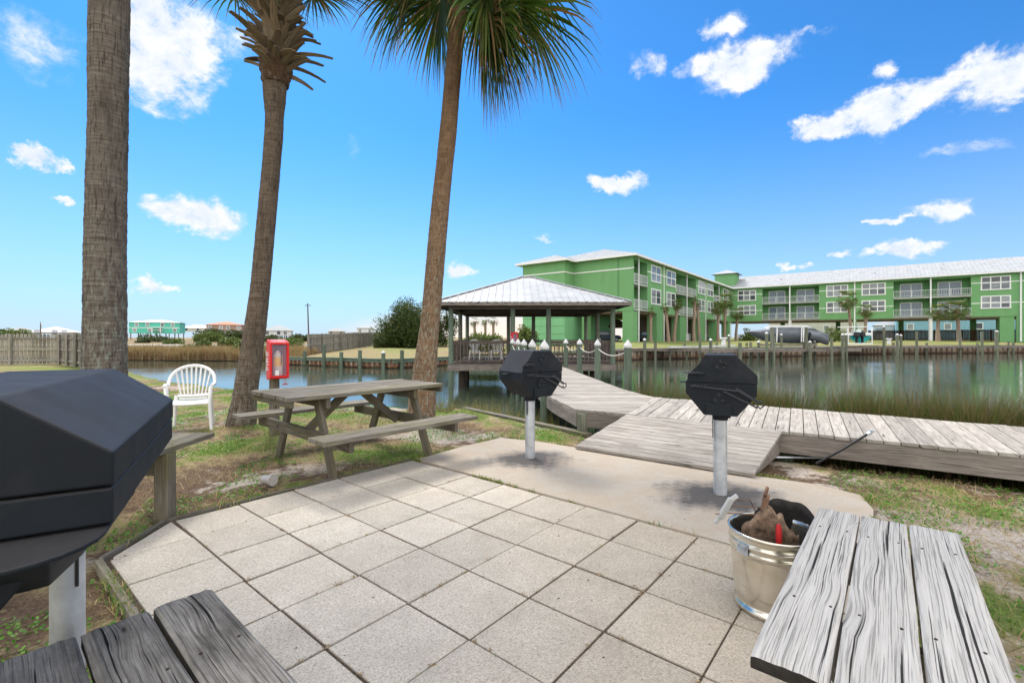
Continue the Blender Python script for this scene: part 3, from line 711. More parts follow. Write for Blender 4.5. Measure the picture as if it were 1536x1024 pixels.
# ------------------------------------------------------------------ charcoal grills on posts
rod_m=plain('black_steel_rod',(.05,.053,.06),.32,.5,.1)
def coil(mb,c,ax,L,n,r,rw=.0045):
    c=Vector(c); ax=Vector(ax).normalized(); pts=[]
    a=ax.cross(Vector((0,0,1))).normalized(); b=ax.cross(a)
    for i in range(n*12+1):
        th=2*math.pi*i/12; pts.append(c+ax*(L*i/(n*12))+(a*math.cos(th)+b*math.sin(th))*r)
    mb.tube(pts,rw,6)
def octa(w,h,tw,c1,c2): # half outline list
    return w,h,tw,c1,c2
def grill(label,loc,rz,W=.56,L=.50,zt=1.25,zb=.735,zpost=None):
    g=thing('charcoal_grill',label,'grill',(0,0,0),'black charcoal grills on steel posts')
    h=W/2; t=.118; hh=zt-zb; zs=zt-.475*hh; c1=zt-.33*hh; c2=zt-.645*hh
    ex=(1,0,0); ez=(0,0,1); ey=(0,1,0); y0=-L/2
    up=[(-t,zt),(t,zt),(h,c1),(h,zs+.0015),(-h,zs+.0015)]
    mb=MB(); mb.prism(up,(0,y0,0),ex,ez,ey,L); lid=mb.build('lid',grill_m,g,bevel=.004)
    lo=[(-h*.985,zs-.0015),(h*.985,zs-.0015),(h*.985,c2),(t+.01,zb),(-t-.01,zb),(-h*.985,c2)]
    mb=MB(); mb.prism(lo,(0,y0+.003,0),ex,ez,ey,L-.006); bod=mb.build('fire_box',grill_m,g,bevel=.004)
    X=lambda px:(px-328)/425*W; Z=lambda py:zt-(py-130)/370*hh
    f=y0
    # raised front panels
    mb=MB(); mb.prism([(-t+.02,zt-.012),(t-.02,zt-.012),(h-.02,c1-.005),(h-.02,zs+.012),(X(330)+.05,zs+.012),(X(330)+.02,zs+.022),(X(300),zs+.022),(X(280),zs+.012),(-h+.02,zs+.012),(-h+.02,c1-.005)],(0,f-.004,0),ex,ez,ey,.0035)
    mb.build('lid_panel',grill_m,lid,bevel=.0015)
    for (px,py,r,par,nm) in ((330,190,.054,lid,'vent'),(320,392,.054,bod,'vent')):
        mb=MB(); c=(X(px),f,Z(py))
        mb.cyl((c[0],f-.0045,c[2]),(c[0],f-.009,c[2]),r,n=28,smooth=False)
        mb.cyl((c[0],f-.009,c[2]),(c[0],f-.018,c[2]),.011,n=10)
        mb.cyl((c[0]+.025,f-.009,c[2]+.004),(c[0]+.040,f-.028,c[2]+.01),.010,n=8)
        v=mb.build(nm,grill_m,par,bevel=.001)
        mb=MB()
        for k in range(3):
            a=R(90+120*k); q=(c[0]+math.cos(a)*r*.58,c[2]+math.sin(a)*r*.58)
            mb.cyl((q[0],f-.0092,q[1]),(q[0],f-.0102,q[1]),.0125,n=12,smooth=False)
        mb.build('vent_hole',black,v)
    mb=MB(); mb.cyl((X(322),f-.002,Z(293)),(X(322),f-.016,Z(293)),.011,n=10); mb.build('knob',grill_m,lid)
    mb=MB(); mb.tube([(X(112),f-.03,Z(241)),(X(228),f-.034,Z(243))],.0055,8); coil(mb,(X(160),f-.032,Z(242)),(1,0,0),.082,4,.0125); mb.tube([(X(228),f-.034,Z(243)),(X(232),f-.001,Z(243))],.0055,8); mb.build('lid_handle',rod_m,lid)
    mb=MB(); mb.tube([(X(150),f-.052,Z(320)),(X(425),f-.045,Z(342))],.0065,8); coil(mb,(X(165),f-.05,Z(321)),(1,0,0.02),.10,4,.0135)
    mb.build('adjusting_rod',rod_m,bod)
    mb=MB(); mb.beam((X(420),f-.036,Z(330)),(X(545),f-.022,Z(405)),.012,.022,up=(0,0,1)); mb.beam((X(345),f-.018,Z(348)),(X(540),f-.016,Z(438)),.007,.014,up=(0,0,1))
    mb.tube([(X(540),f-.02,Z(398)),(X(565),f-.02,Z(402)),(X(572),f-.02,Z(425)),(X(552),f-.02,Z(442)),(X(535),f-.02,Z(420))],.007,6); mb.build('lever',rod_m,bod)
    mb=MB(); mb.box((X(318),f-.008,Z(464)),(.20,.012,.092)); mb.build('front_plate',grill_m,bod,bevel=.002)
    mb=MB(); mb.box((-h-.03,.05,zs-.02),(.06,.10,.008)); mb.build('side_tab',grill_m,bod,bevel=.001)
    mb=MB(); mb.prism([(-.09,zb),(.09,zb),(.055,zb-.035),(-.055,zb-.035)],(0,-.10,0),ex,ez,ey,.20); mb.cyl((0,0,zb-.07),(0,0,zb-.001),.066,n=20); mb.cyl((.066,0,zb-.045),(.085,0,zb-.045),.01,n=8); mb.build('post_bracket',grill_m,g,bevel=.002)
    mb=MB(); mb.cyl((0,0,-.03),(0,0,zb-.06),.057,n=28); po=mb.build('post',galv,g)
    mb=MB(); mb.box((-.062,-.03,zb-.15),(.006,.012,.16)); mb.build('pin',grill_m,po)
    g.location=loc; g.rotation_euler=(0,0,rz)
    return g
grill('black octagonal grill in front of the ramp, facing the viewer square on',(1.865,4.15,.012),R(-24))
grill('black octagonal grill by the picnic table, turned so its left side shows',(.21,5.40,.012),R(31))
def big_grill():
    u=Vector((-.5,.86,0)).normalized(); s=Vector((u.y,-u.x,0)); c=Vector((-1.40,1.46,0))
    g=thing('charcoal_grill','largest black grill, at the left edge of the photo, with a shelf over its post','grill',tuple(c),'black charcoal grills on steel posts')
    h=.335; t=.150; zt=1.288; c1=1.155; zs=1.08; L=1.02
    near=Vector((-.907,1.065,0))-s*h; ctr=near+u*.475
    ez=(0,0,1); org=ctr-u*L/2
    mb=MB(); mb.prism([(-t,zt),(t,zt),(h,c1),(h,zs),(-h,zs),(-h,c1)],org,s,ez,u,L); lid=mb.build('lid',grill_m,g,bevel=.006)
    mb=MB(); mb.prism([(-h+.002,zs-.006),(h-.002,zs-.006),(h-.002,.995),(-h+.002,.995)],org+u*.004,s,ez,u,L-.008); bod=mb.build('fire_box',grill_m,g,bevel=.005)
    mb=MB(); mb.prism([(-.26,.992),(.26,.992),(.10,.78),(-.10,.78)],org+u*.06,s,ez,u,L-.2); mb.build('ash_hopper',grill_m,g,bevel=.005)
    # shelf with a rounded corner, running out in front of the box
    pts=[(-h-.04,-.16)]+[(h-.16+.15*math.sin(R(a)),-.02-.14*math.cos(R(a))) for a in range(0,91,15)]+[(h-.01,.30),(-h-.04,.30)]
    mb=MB(); P=[org+s*x+u*y for x,y in pts]; mb.slab([(p.x,p.y) for p in P],.988,.010)
    # a wedge-shaped bracket below the shelf
    mb2=MB(); q=[org+s*x+u*y for x,y in ((-h,-.12),(h-.08,-.10),(h-.02,.22),(-h,.22))]; r_=[org+s*x+u*y for x,y in ((-h+.05,.10),(.18,.19),(.20,.36),(-h+.05,.36))]
    vs=[Vector((p.x,p.y,.976)) for p in q]+[Vector((p.x,p.y,.81)) for p in r_]
    mb2.add(vs,[(0,1,2,3),(7,6,5,4),(0,4,5,1),(1,5,6,2),(2,6,7,3),(3,7,4,0)])
    sh=mb.build('shelf',grill_m,g,bevel=.003); mb2.build('shelf_bracket',grill_m,sh,bevel=.003)
    f=org-u*.003
    for (x,z,par) in ((-.135,1.205,lid),(-.20,.90,bod)):
        p=f+s*x+Vector((0,0,z)); mb=MB(); mb.cyl(p,p-u*.007,.052,n=30,smooth=False); mb.cyl(p-u*.007,p-u*.016,.010,n=10); v=mb.build('vent',grill_m,par,bevel=.001)
        mb=MB()
        for k in range(3):
            a=R(30+120*k); q=p+s*(math.cos(a)*.030)+Vector((0,0,math.sin(a)*.030)); mb.cyl(q-u*.0072,q-u*.0082,.012,n=12,smooth=False)
        mb.build('vent_hole',black,v)
    mb=MB(); p=f+s*(h-.42)+Vector((0,0,1.03)); 
    mb.tube([p-u*.05-s*.22,p-u*.05],.007,8); coil(mb,p-u*.05-s*.16,s,.11,5,.014); mb.build('handle',grill_m,lid)
    mb=MB(); mb.cyl((c.x,c.y,-.05),(c.x,c.y,.80),.042,n=32); po=mb.build('post',galv,g)
    mb=MB(); mb.cyl((c.x,c.y,.76),(c.x,c.y,.86),.052,n=24); mb.box((c.x,c.y,.83),(.2,.2,.05),math.atan2(u.y,u.x)); mb.build('post_bracket',grill_m,po,bevel=.002)
    mb=MB(); q=c+s*.030-u*.034; mb.box((q.x,q.y,.70),(.008,.006,.13),math.atan2(s.y,s.x)); mb.build('slot',black,po)
    # charred scraper lying on the shelf
    a=org+s*(-.27)-u*.04; b=org+s*(-.12)-u*.10
    o=MB().beam((a.x,a.y,1.0),(b.x,b.y,1.0),.05,.022).build('wood_scrap',W_benchdark,org=(a.x,a.y,.99),bevel=.003)
    tag(o,'small grey scrap of wood lying on the shelf of the nearest grill','wood scrap')
big_grill()

# ------------------------------------------------------------------ bucket and its contents
bc=Vector((1.375,2.44,0)); bt=.405
b=thing('metal_bucket','shiny round metal bucket with a bail handle, full of sooty sheet metal','bucket',tuple(bc))
tin,t=newmat('tinned_steel'); p=pos(t); n1=t.noise(p,7,5,.6); n2=t.noise(t.scale(p,(30,30,2)),1,4,.6); n3=t.noise(p,3,3,.5)
colr=t.mix(t.ramp(n1,[(.35,0),(.65,1)]),(.66,.61,.50),(.84,.81,.74)); colr=t.mix(t.math('MULTIPLY',t.ramp(n2,[(.62,0),(.75,1)]),.3),colr,(.42,.34,.24))
t.out(colr,t.ramp(n1,[(.3,.16),(.7,.30)]),t.bump(t.math('ADD',n3,t.math('MULTIPLY',n1,.2)),.25,.02),metal=.95)
prof=[(0,.012),(.170,.012),(.176,.0),(.186,0),(.190,.010),(.186,.026),(.177,.032),(.180,.06)]
R0,R1=.180,.212
for k in range(1,12):
    z=.06+(.30-.06)*k/11; prof.append((R0+(R1-R0)*z/.405,z))
for zc in (.315,.350): prof+= [(R0+(R1-R0)*zc/.405,zc-.014),(R0+(R1-R0)*zc/.405+.005,zc-.006),(R0+(R1-R0)*zc/.405+.006,zc),(R0+(R1-R0)*zc/.405+.005,zc+.006),(R0+(R1-R0)*zc/.405,zc+.013)]
prof+=[(R1-.003,.385),(R1,.393),(R1+.006,.398),(R1+.007,.405),(R1+.002,.411),(R1-.005,.407),(R1-.006,.385)]
prof+=[(R1-.012,.30),(R0-.006,.05),(0,.03)]
mb=MB(); mb.lathe(prof,bc,64); mb.build('pail',tin,b)
ea=Vector((-.93,-.36,0)).normalized(); e2=Vector((-ea.y,ea.x,0))
for sg in (1,-1):
    mb=MB(); c=bc+ea*sg*(R1+.002)+Vector((0,0,.335)); mb.beam(c-e2*.032,c+e2*.032,.004,.055)
    mb.tube([c+e2*.02+Vector((0,0,.02))+ea*sg*.006,c+e2*.024+ea*sg*.010,c-e2*.024+ea*sg*.010,c-e2*.02+Vector((0,0,.02))+ea*sg*.006],.0035,6)
    mb.build('handle_ear',galv,b)
# wire bail folded up and resting to the left rim with its pale grip
hl=[]; cc=bc+Vector((0,0,.36)); lean=Vector((-.92,.15,.42)).normalized()
e2v=Vector((-.16,-.98,0)).normalized()
gp0=Vector((1.12,2.50,.435)); gp1=Vector((1.175,2.48,.55))
mb=MB(); mb.tube([bc+Vector((.03,.19,.38)),bc+Vector((-.04,.16,.50)),gp1+Vector((.005,0,-.01))],.0028,6); mb.tube([bc+Vector((-.02,-.02,.48)),gp0+Vector((.02,0,.03)),gp0+Vector((-.03,-.02,.03))],.0028,6); mb.tube([bc+Vector((.0,.06,.49)),gp0+Vector((.035,0,.07))],.0028,6); bl=mb.build('bail_wire',rust,b)
mb=MB(); d=(gp1-gp0).normalized()
mb.beam(gp0,gp1,.016,.036,up=(1,.2,0)); mb.beam(gp1-d*.01,gp1+d*.018+Vector((.022,0,.0)),.014,.022,up=(0,0,1)); mb.beam(gp0,gp0-d*.03+Vector((-.012,0,0)),.012,.02,up=(1,0,0)); mb.build('grip',plain('worn_grip',(.50,.50,.49),.5),bl,bevel=.003)
def curved_sheet(name,label,mat,base,rad,a0,a1,z0,ztop,tilt=(0,0,0),thick=.003,parent=None):
    rows=[]; n=22
    M_=Matrix.Rotation(tilt[0],3,'X')@Matrix.Rotation(tilt[1],3,'Y')
    for i in range(9):
        row=[]
        for k in range(n+1):
            a=a0+(a1-a0)*k/n; zt_=ztop(k/n); z=z0+(zt_-z0)*i/8
            v=M_@Vector((math.cos(a)*rad,math.sin(a)*rad,z)); v+=Vector(base)+Vector((1,1,1))*noise.noise((a*3,z*9,rad))*.004; row.append(v)
        rows.append(row)
    mb=MB(); mb.sheet(rows); o=mb.build(name,mat,org=base,solid=thick); tag(o,label,'sheet metal'); return o
curved_sheet('rusty_sheet','rust brown curved jagged metal sheet standing up in the bucket',plain('rust_stained_sheet',(.24,.165,.115),.6,.4,.75,22,bs=40),(1.375,2.80,.10),.36,R(244),R(294),0,lambda t:.29+max(0,.17-abs(t-.40)*.34)+(.025 if .55<t<.66 else 0)+.008*math.sin(t*31),(R(3),R(0),0))
curved_sheet('sooty_sheet','black sooty curved metal sheet leaning at the back of the bucket',soot,(1.42,2.46,.12),.165,R(-25),R(150),0,lambda t:.22+.19*abs(math.sin(min(1,t*1.0)*math.pi))**.6*(1-.25*t)+.008*math.sin(t*23),(R(6),R(4),0))
o=MB().beam((1.24,2.40,.18),(1.375,2.50,.565),.035,.006,up=(0,1,0)).beam((1.36,2.49,.56),(1.385,2.51,.60),.012,.018).build('flat_bar',rust,org=(1.24,2.4,.18),bevel=.001)
tag(o,'flat brown metal bar leaning across the left inside of the bucket','metal bar')
r_=thing('scraper','tool with a short red handle in front of the rusty sheet in the bucket','hand tool',(1.335,2.33,.25))
mb=MB(); mb.tube([(1.335,2.315,.37),(1.335,2.318,.40),(1.337,2.322,.45),(1.338,2.326,.475)],[.012,.015,.014,.009],12); mb.build('handle',redb,r_)
mb=MB(); mb.beam((1.335,2.315,.15),(1.335,2.315,.37),.012,.006); mb.build('blade',soot,r_)

# ------------------------------------------------------------------ plastic armchair
def chair(label,group=None):
    c=thing('plastic_armchair',label,'chair',(0,0,0),group)
    def P(*q): return [Vector(v) for v in q]
    for sx in (-1,1):   # front legs run up into the arms
        mb=MB(); mb.tube(P((sx*.30,-.30,0),(sx*.275,-.275,.44),(sx*.285,-.27,.66),(sx*.30,-.22,.70)),[.024,.030,.030,.026],8); mb.build('leg',white_pl,c)
        mb=MB(); mb.tube(P((sx*.27,.33,0),(sx*.235,.26,.43),(sx*.235,.27,.52)),[.022,.028,.026],8); mb.build('leg',white_pl,c)
    pts=[]
    for i in range(41):
        t=i/40; a=math.pi*(1-t)   # arms sweep back into the arch of the backrest
        x=math.cos(a)
        if t<.2: q=Vector((-.30-.02*math.sin(t/.2*math.pi),-.27+.36*t/.2,.70+.02*math.sin(t/.2*3.14)))
        elif t>.8: q=Vector((.30+.02*math.sin((1-t)/.2*math.pi),-.27+.36*(1-t)/.2,.70+.02*math.sin((1-t)/.2*3.14)))
        else:
            u=(t-.2)/.6; a=math.pi*(1-u); q=Vector((.31*math.cos(a),.09+.25*abs(math.sin(a))**.8,.70+.29*abs(math.sin(a))**.75))
        pts.append(q)
    mb=MB(); mb.tube(pts,[.026]*41,8); mb.build('arm_rail',white_pl,c)
    mb=MB(); rows=[]
    for i in range(9):
        y=-.29+.55*i/8; rows.append([(x*.27*(1-.10*i/8),y,.45-.018*math.cos(x*1.5)-.012*(i/8)-(.012 if i==0 else 0)) for x in np.linspace(-1,1,9)])
    mb.sheet(rows); mb.build('seat',white_pl,c,solid=.02)
    mb=MB()
    for k in range(8):
        x=-.20+.4*k/7; a=math.acos(max(-1,min(1,x*1.18/.31))); top=Vector((x*1.18,.09+.25*abs(math.sin(a))**.8,.70+.29*abs(math.sin(a))**.75-.012)); bot=Vector((x*.82,.245,.52))
        m_=(top+bot)/2+Vector((0,.015,0)); mb.tube([bot,m_,top],[.011,.017,.015],6)
    mb.tube([(-.21,.235,.515),(0,.262,.50),(.21,.235,.515)],.022,8); mb.tube([(-.19,.245,.46),(0,.25,.455),(.19,.245,.46)],.018,8)
    mb.build('back_slats',white_pl,c)
    mb=MB(); mb.tube([(-.27,-.28,.43),(0,-.30,.425),(.27,-.28,.43)],.018,8)
    for sx in (-1,1): mb.tube([(sx*.275,-.27,.43),(sx*.245,.25,.43)],.018,8)
    mb.build('seat_apron',white_pl,c)
    return c
ch=chair('white plastic armchair on the grass between the two palms at left'); ch.location=(-5.02,7.25,-.02); ch.rotation_euler=(0,0,R(28)); ch.scale=(.98,)*3

# ------------------------------------------------------------------ extinguisher cabinet
def text(body,size,mat,M_,name,parent,ext=.001):
    cu=bpy.data.curves.new(name,'FONT'); cu.body=body; cu.size=size; cu.extrude=ext; cu.align_x='CENTER'; cu.align_y='CENTER'
    tmp=bpy.data.objects.new('tmp',cu); COL.objects.link(tmp); dg=bpy.context.evaluated_depsgraph_get(); dg.update()
    me=bpy.data.meshes.new_from_object(tmp.evaluated_get(dg)); bpy.data.objects.remove(tmp); me.transform(M_)
    root=parent
    while root.parent: root=root.parent
    me.transform(Matrix.Translation(-Vector(root.location))); me.materials.clear(); me.materials.append(mat)
    o=bpy.data.objects.new(name,me); COL.objects.link(o); o.parent=parent; return o
glass_m,t=newmat('clear_cover'); bs=t.n('ShaderNodeBsdfPrincipled',{'Base Color':(.75,.6,.75,1),'Roughness':.15,'Alpha':.12}); t.n('ShaderNodeOutputMaterial',{'Surface':bs.outputs[0]})
mauve=plain('mauve_backing',(.22,.10,.17),.5)
def cabinet(label,post=True):
    c=thing('extinguisher_cabinet',label,'fire cabinet')
    w,dp,z0,z1=.125,.17,.83,1.40
    if post:
        mb=MB(); mb.cyl((0,.02,-.1),(0,.02,1.30),.068,n=18); mb.build('post',W_leg,c)
    else: pass
    y0,y1=-.06-dp,-.06
    # tray of four walls and a back, open to the front
    mb=MB(); mb.box((0,y1-.01,(z0+z1)/2),(2*w,.02,z1-z0))
    for s in (-1,1):
        mb.prism([(y0,z0+.02),(y1-.02,z0),(y1-.02,z1),(y0,z1-.035)],(s*(w-.0125)-.0125,0,0),(0,1,0),(0,0,1),(1,0,0),.025)
    mb.prism([(y0,z0+.02),(y1-.02,z0),(y1-.02,z0+.03),(y0,z0+.045)],(-w+.025,0,0),(0,1,0),(0,0,1),(1,0,0),2*w-.05)
    mb.prism([(y0,z1-.065),(y1-.02,z1-.03),(y1-.02,z1),(y0,z1-.035)],(-w+.025,0,0),(0,1,0),(0,0,1),(1,0,0),2*w-.05)
    body=mb.build('housing',red,c,bevel=.008)
    mb=MB(); k=.026
    for s in (-1,1): mb.box((s*(w-k/2),y0-.008,(z0+z1)/2-.005),(k,.018,z1-z0-.07))
    for z in (z0+.045,z1-.055): mb.box((0,y0-.008,z),(2*w-2*k,.018,.03))
    mb.build('front_frame',red,body,bevel=.004)
    mb=MB(); mb.box((0,y1-.024,(z0+z1)/2),(2*w-.06,.004,z1-z0-.08)); mb.build('backing',mauve,body)
    mb=MB(); mb.box((0,y0+.006,(z0+z1)/2),(2*w-.056,.003,z1-z0-.10)); mb.build('cover',glass_m,body)
    mb=MB(); mb.box((-.03,y0+.001,z0+.10),(.05,.003,.07)); mb.build('sticker',white,body)
    mb=MB(); mb.tube([(w-.05,y0,z0+.03),(w-.05,y0-.005,z0-.06)],.004,6); mb.cyl((w-.09,y0-.005,z0-.065),(w-.01,y0-.005,z0-.065),.008,n=8); mb.build('striker',redb,body)
    M_=Matrix.Translation((-w-.0265+.024,(y0+y1)/2+.02,(z0+z1)/2-.02))@Matrix.Rotation(R(-90),4,'Z')@Matrix.Rotation(R(90),4,'X')@Matrix.Rotation(R(90),4,'Z')
    text('FIRE',.15,white,M_,'lettering',body)
    M_=Matrix.Translation((-w-.0265+.024,(y0+y1)/2+.09,(z0+z1)/2-.02))@Matrix.Rotation(R(-90),4,'Z')@Matrix.Rotation(R(90),4,'X')@Matrix.Rotation(R(90),4,'Z')
    text('EXTINGUISHER',.045,white,M_,'lettering',body)
    return c
cb=cabinet('red fire extinguisher cabinet on a timber post behind the picnic table'); cp=gnd(411,652); cb.location=(cp.x,cp.y+.02,-.02); cb.rotation_euler=(0,0,R(42)); cb.scale=(1,)*3
e=thing('fire_extinguisher','extinguisher with a yellow label inside the red cabinet','fire extinguisher')
mb=MB(); mb.lathe([(0,.88),(.055,.885),(.062,.90),(.062,1.16),(.05,1.20),(.022,1.225),(.018,1.25),(0,1.25)],(0,0,0),20); mb.build('cylinder',plain('cream_cylinder',(.60,.56,.48),.4),e)
mb=MB(); mb.cyl((0,0,1.245),(0,0,1.285),.02,n=10); mb.beam((-.03,0,1.29),(.05,-.02,1.31),.018,.012); mb.tube([(.02,0,1.27),(.06,-.02,1.24),(.066,-.03,1.05)],.008,6); mb.build('valve',black,e)
mb=MB(); mb.lathe([(.0635,1.02),(.0635,1.15)],(0,0,0),20); mb.build('label',yellowl,e)
q=Matrix.Rotation(R(42),3,'Z')@Vector((-.0,-.15,0)); e.location=(cb.location.x+q.x,cb.location.y+q.y,-.02)

# ------------------------------------------------------------------ small litter
cu_=thing('plastic_cup','clear crushed plastic cup lying on the soil by the patio edge','cup',(-2.31,4.44,.0))
m,t=newmat('cloudy_plastic'); t.out((.50,.46,.43),.25,spec=.5,ins={'Alpha':.8}); 
a=Vector((-2.40,4.47,.042)); b_=Vector((-2.28,4.42,.05)); mb=MB(); mb.tube([a,a+(b_-a)*.1,a+(b_-a)*.85,b_],[.034,.040,.050,.054],18,caps=False); mb.build('cup_wall',m,cu_,solid=.002)
mb=MB(); mb.tube([b_-(b_-a)*.03,b_+(b_-a)*.03],[.056,.056],18); mb.tube([a+(b_-a)*.3,a+(b_-a)*.5],[.0445,.0475],18,caps=False); mb.build('cup_lid',m,cu_)
o=MB().tube([(-2.18,4.53,.012),(-2.05,4.60,.016),(-1.96,4.70,.012)],[.009,.008,.005],6).build('stick',twig,org=(-2.18,4.53,0)); tag(o,'short reddish brown stick on the soil next to the plastic cup','stick')
rd=thing('metal_rod','black rod with a silver hooked tip leaning on the edge of the walkway','rod',tuple(gnd(1222,694)))
p0=at(1224,695,5.10); p1=at(1301,651,4.90)
mb=MB(); mb.tube([p0,p0.lerp(p1,.5)+Vector((0,0,-.01)),p1],.013,8); mb.build('shaft',black,rd)
d=(p1-p0).normalized(); mb=MB(); mb.tube([p1,p1+d*.03,p1+d*.03+Vector((.02,0,.02))],[.018,.020,.012],10); mb.box(p1+d*.045+Vector((0,0,.008)),(.03,.05,.018),.4); mb.build('tip',galv,rd,bevel=.002)
o=MB().tube([gnd(1160,688,.0)+Vector((0,.0,.02)),gnd(1230,690,.0)+Vector((0,0,.03)),gnd(1330,688,0)+Vector((0,0,.03))],.014,8).build('plastic_pipe',galv,org=tuple(gnd(1160,688,0))); tag(o,'grey pipe lying on the ground in the shade under the walkway','pipe')
# ------------------------------------------------------------------ palms
def trunk(parent,pts,rads,mat,seg=.013,n=40,seed=1,amp=.006,name='trunk',ring=0,sp=.06):
    pts=[Vector(p) for p in pts]; Ls=[0]
    for a,b in zip(pts[:-1],pts[1:]): Ls.append(Ls[-1]+(b-a).length)
    T=Ls[-1]; nr=int(T/seg); X=[]
    ax=[np.interp(np.linspace(0,T,nr),Ls,[p[i] for p in pts]) for i in range(3)]
    k=max(3,nr//8); ker=np.ones(k)/k
    for i in range(3):
        pad=np.concatenate([2*ax[i][0]-ax[i][k:0:-1],ax[i],2*ax[i][-1]-ax[i][-2:-k-2:-1]]); ax[i]=np.convolve(pad,ker,'same')[k:k+nr]
    rr_=np.interp(np.linspace(0,T,nr),Ls,rads)
    V=[];U=[]
    ring=0
    for i in range(nr):
        L=T*i/(nr-1)
        for q in range(n):
            a=2*math.pi*q/n
            rn=noise.noise((math.cos(a)*1.1,math.sin(a)*1.1,L*9+seed))*.5+noise.noise((math.cos(a)*3,math.sin(a)*3,L*26+seed))*.8+noise.noise((math.cos(a)*.8,math.sin(a)*.8,L*1.5+seed*2))*1.0
            r=rr_[i]+amp*rn
            if ring: ph=(L+.022*noise.noise((math.cos(a)*1.3,math.sin(a)*1.3,L*2+seed)))/sp+.5*noise.noise((L*3,seed,0)); r+=ring*((ph%1)-.5)*(.6+.8*noise.noise((math.cos(a)*2,math.sin(a)*2,L*12)))
            V.append((ax[0][i]+math.cos(a)*r,ax[1][i]+math.sin(a)*r,ax[2][i]))
    idx=np.arange(nr*n).reshape(nr,n); nx=np.roll(idx,-1,1)
    Fq=np.stack([idx[:-1],nx[:-1],nx[1:],idx[1:]],-1).reshape(-1,4)
    c=2*math.pi*max(rads); L0=np.linspace(0,T,nr)
    uu=np.zeros((nr-1,n,4,2)); qs=np.arange(n)
    for kk,(di,dq) in enumerate(((0,0),(0,1),(1,1),(1,0))):
        uu[:,:,kk,0]=L0[di:nr-1+di][:,None]+seed*3; uu[:,:,kk,1]=((qs+dq)/n*c)[None]
    o=fastmesh(name,np.array(V),Fq,np.full(len(Fq),.5),mat,parent,uv=uu.reshape(-1,2)); o.data.polygons.foreach_set('use_smooth',[True]*len(Fq)); return o
def frond_arrays(elev,pet=.95,leaf=1.0,nseg=38,w=.034,droop=.9,seed=0,dead=False):
    """fan leaf: V, F, mat index; petiole leaves the origin along +X at angle elev"""
    r=random.Random(seed); V=[];Fc=[];mi=[];rn=[]
    hub=[];n=6
    pts=[]
    for i in range(n+1):
        u=i/n; ang=elev-u*u*.55; 
        pts.append((0,0,0) if i==0 else (pts[-1][0]+math.cos(ang)*pet/n,0,pts[-1][2]+math.sin(ang)*pet/n))
    for i in range(n):     # stalk: thin triangular tube
        for a,b in (((-.5,.0),(.5,.0)),((.5,0),(0,-.8)),((0,-.8),(-.5,0))):
            o=len(V); s0=.028*(1-.4*i/n); s1=.028*(1-.4*(i+1)/n)
            for P_,s_,q in ((pts[i],s0,a),(pts[i],s0,b),(pts[i+1],s1,b),(pts[i+1],s1,a)): V.append((P_[0],P_[1]+q[0]*s_,P_[2]+q[1]*s_))
            Fc.append((o,o+1,o+2,o+3)); mi.append(1); rn.append(.5)
    hx,_,hz=pts[-1]; ang=elev-.55
    ex=Vector((math.cos(ang),0,math.sin(ang))); ey=Vector((0,1,0)); ez=Vector((-math.sin(ang),0,math.cos(ang)))
    for k in range(nseg):
        ph=R(-118+236*(k+.5)/nseg)+r.uniform(-.03,.03); L=leaf*(.62+.38*math.cos(ph*.62))*r.uniform(.88,1.08)
        d=(ex*math.cos(ph)+ey*math.sin(ph)).normalized(); lift=.30*abs(math.sin(ph)); d=(d+ez*lift).normalized()
        side=d.cross(ez).normalized(); m_=5; prev=None; rr_=r.random(); p=Vector((hx,0,hz))+ex*(-.02); dd=d.copy(); brown=r.random()<.12
        g=droop*r.uniform(.7,1.3)
        for j in range(m_+1):
            u=j/m_; wd=w*(.35+1.1*u if u<.45 else 1.0*(1-u)/.55*.85+.02); wd=max(wd,.003)
            a=p-side*wd/2; b=p+side*wd/2; V+= [tuple(a),tuple(b)]
            if j: o=len(V)-4; Fc.append((o,o+1,o+3,o+2)); mi.append(2 if (dead or (brown and u>.3) or (u>.85)) else 0); rn.append(rr_)
            dd=(dd+Vector((0,0,-1))*g*(u**1.5)*.55).normalized(); p=p+dd*L/m_
    return np.array(V),np.array(Fc),np.array(mi),np.array(rn)
FR={}
def frond(kind,parent,loc,az,scale=1.0,name='frond'):
    if kind not in FR:
        el,pet,leaf,dr,dead,sd,ns=kind
        V,Fc,mi,rn=frond_arrays(R(el),pet,leaf,droop=dr,seed=sd,dead=dead,nseg=ns,w=(.052 if leaf>1.3 else .04) if ns>30 else .09)
        o=fastmesh(name,V,Fc,rn,[frond_g,stalk_m,frond_b],None,mi=mi); FR[kind]=o.data; bpy.data.objects.remove(o)
    o=bpy.data.objects.new(name,FR[kind]); COL.objects.link(o); o.parent=parent
    o.location=Vector(loc)-Vector(parent.location); o.rotation_euler=(0,0,az); o.scale=(scale,)*3
    return o
def crown(parent,c,n,els,scale=1.0,seed=0,skip=None,ns=38,leaf=1.15):
    r=random.Random(seed); c=Vector(c)
    for i in range(n):
        az=2.39996*i+r.uniform(-.2,.2); el=els[0]+(els[1]-els[0])*((i+.5)/n)+r.uniform(-6,6); el=round(el/15)*15
        
        if skip and el<45 and -150<((math.degrees(az)+180)%360-180)<-30: continue
        dr=.55 if el>20 else (.95 if el>-20 else 1.15)
        kind=(el,1.05,leaf,dr,(el<-25 and i%3==0),(i%3)+1,ns)
        frond(kind,parent,c+Vector((math.cos(az)*.12,math.sin(az)*.12,.25*(1-i/n))),az,scale*r.uniform(.88,1.08))
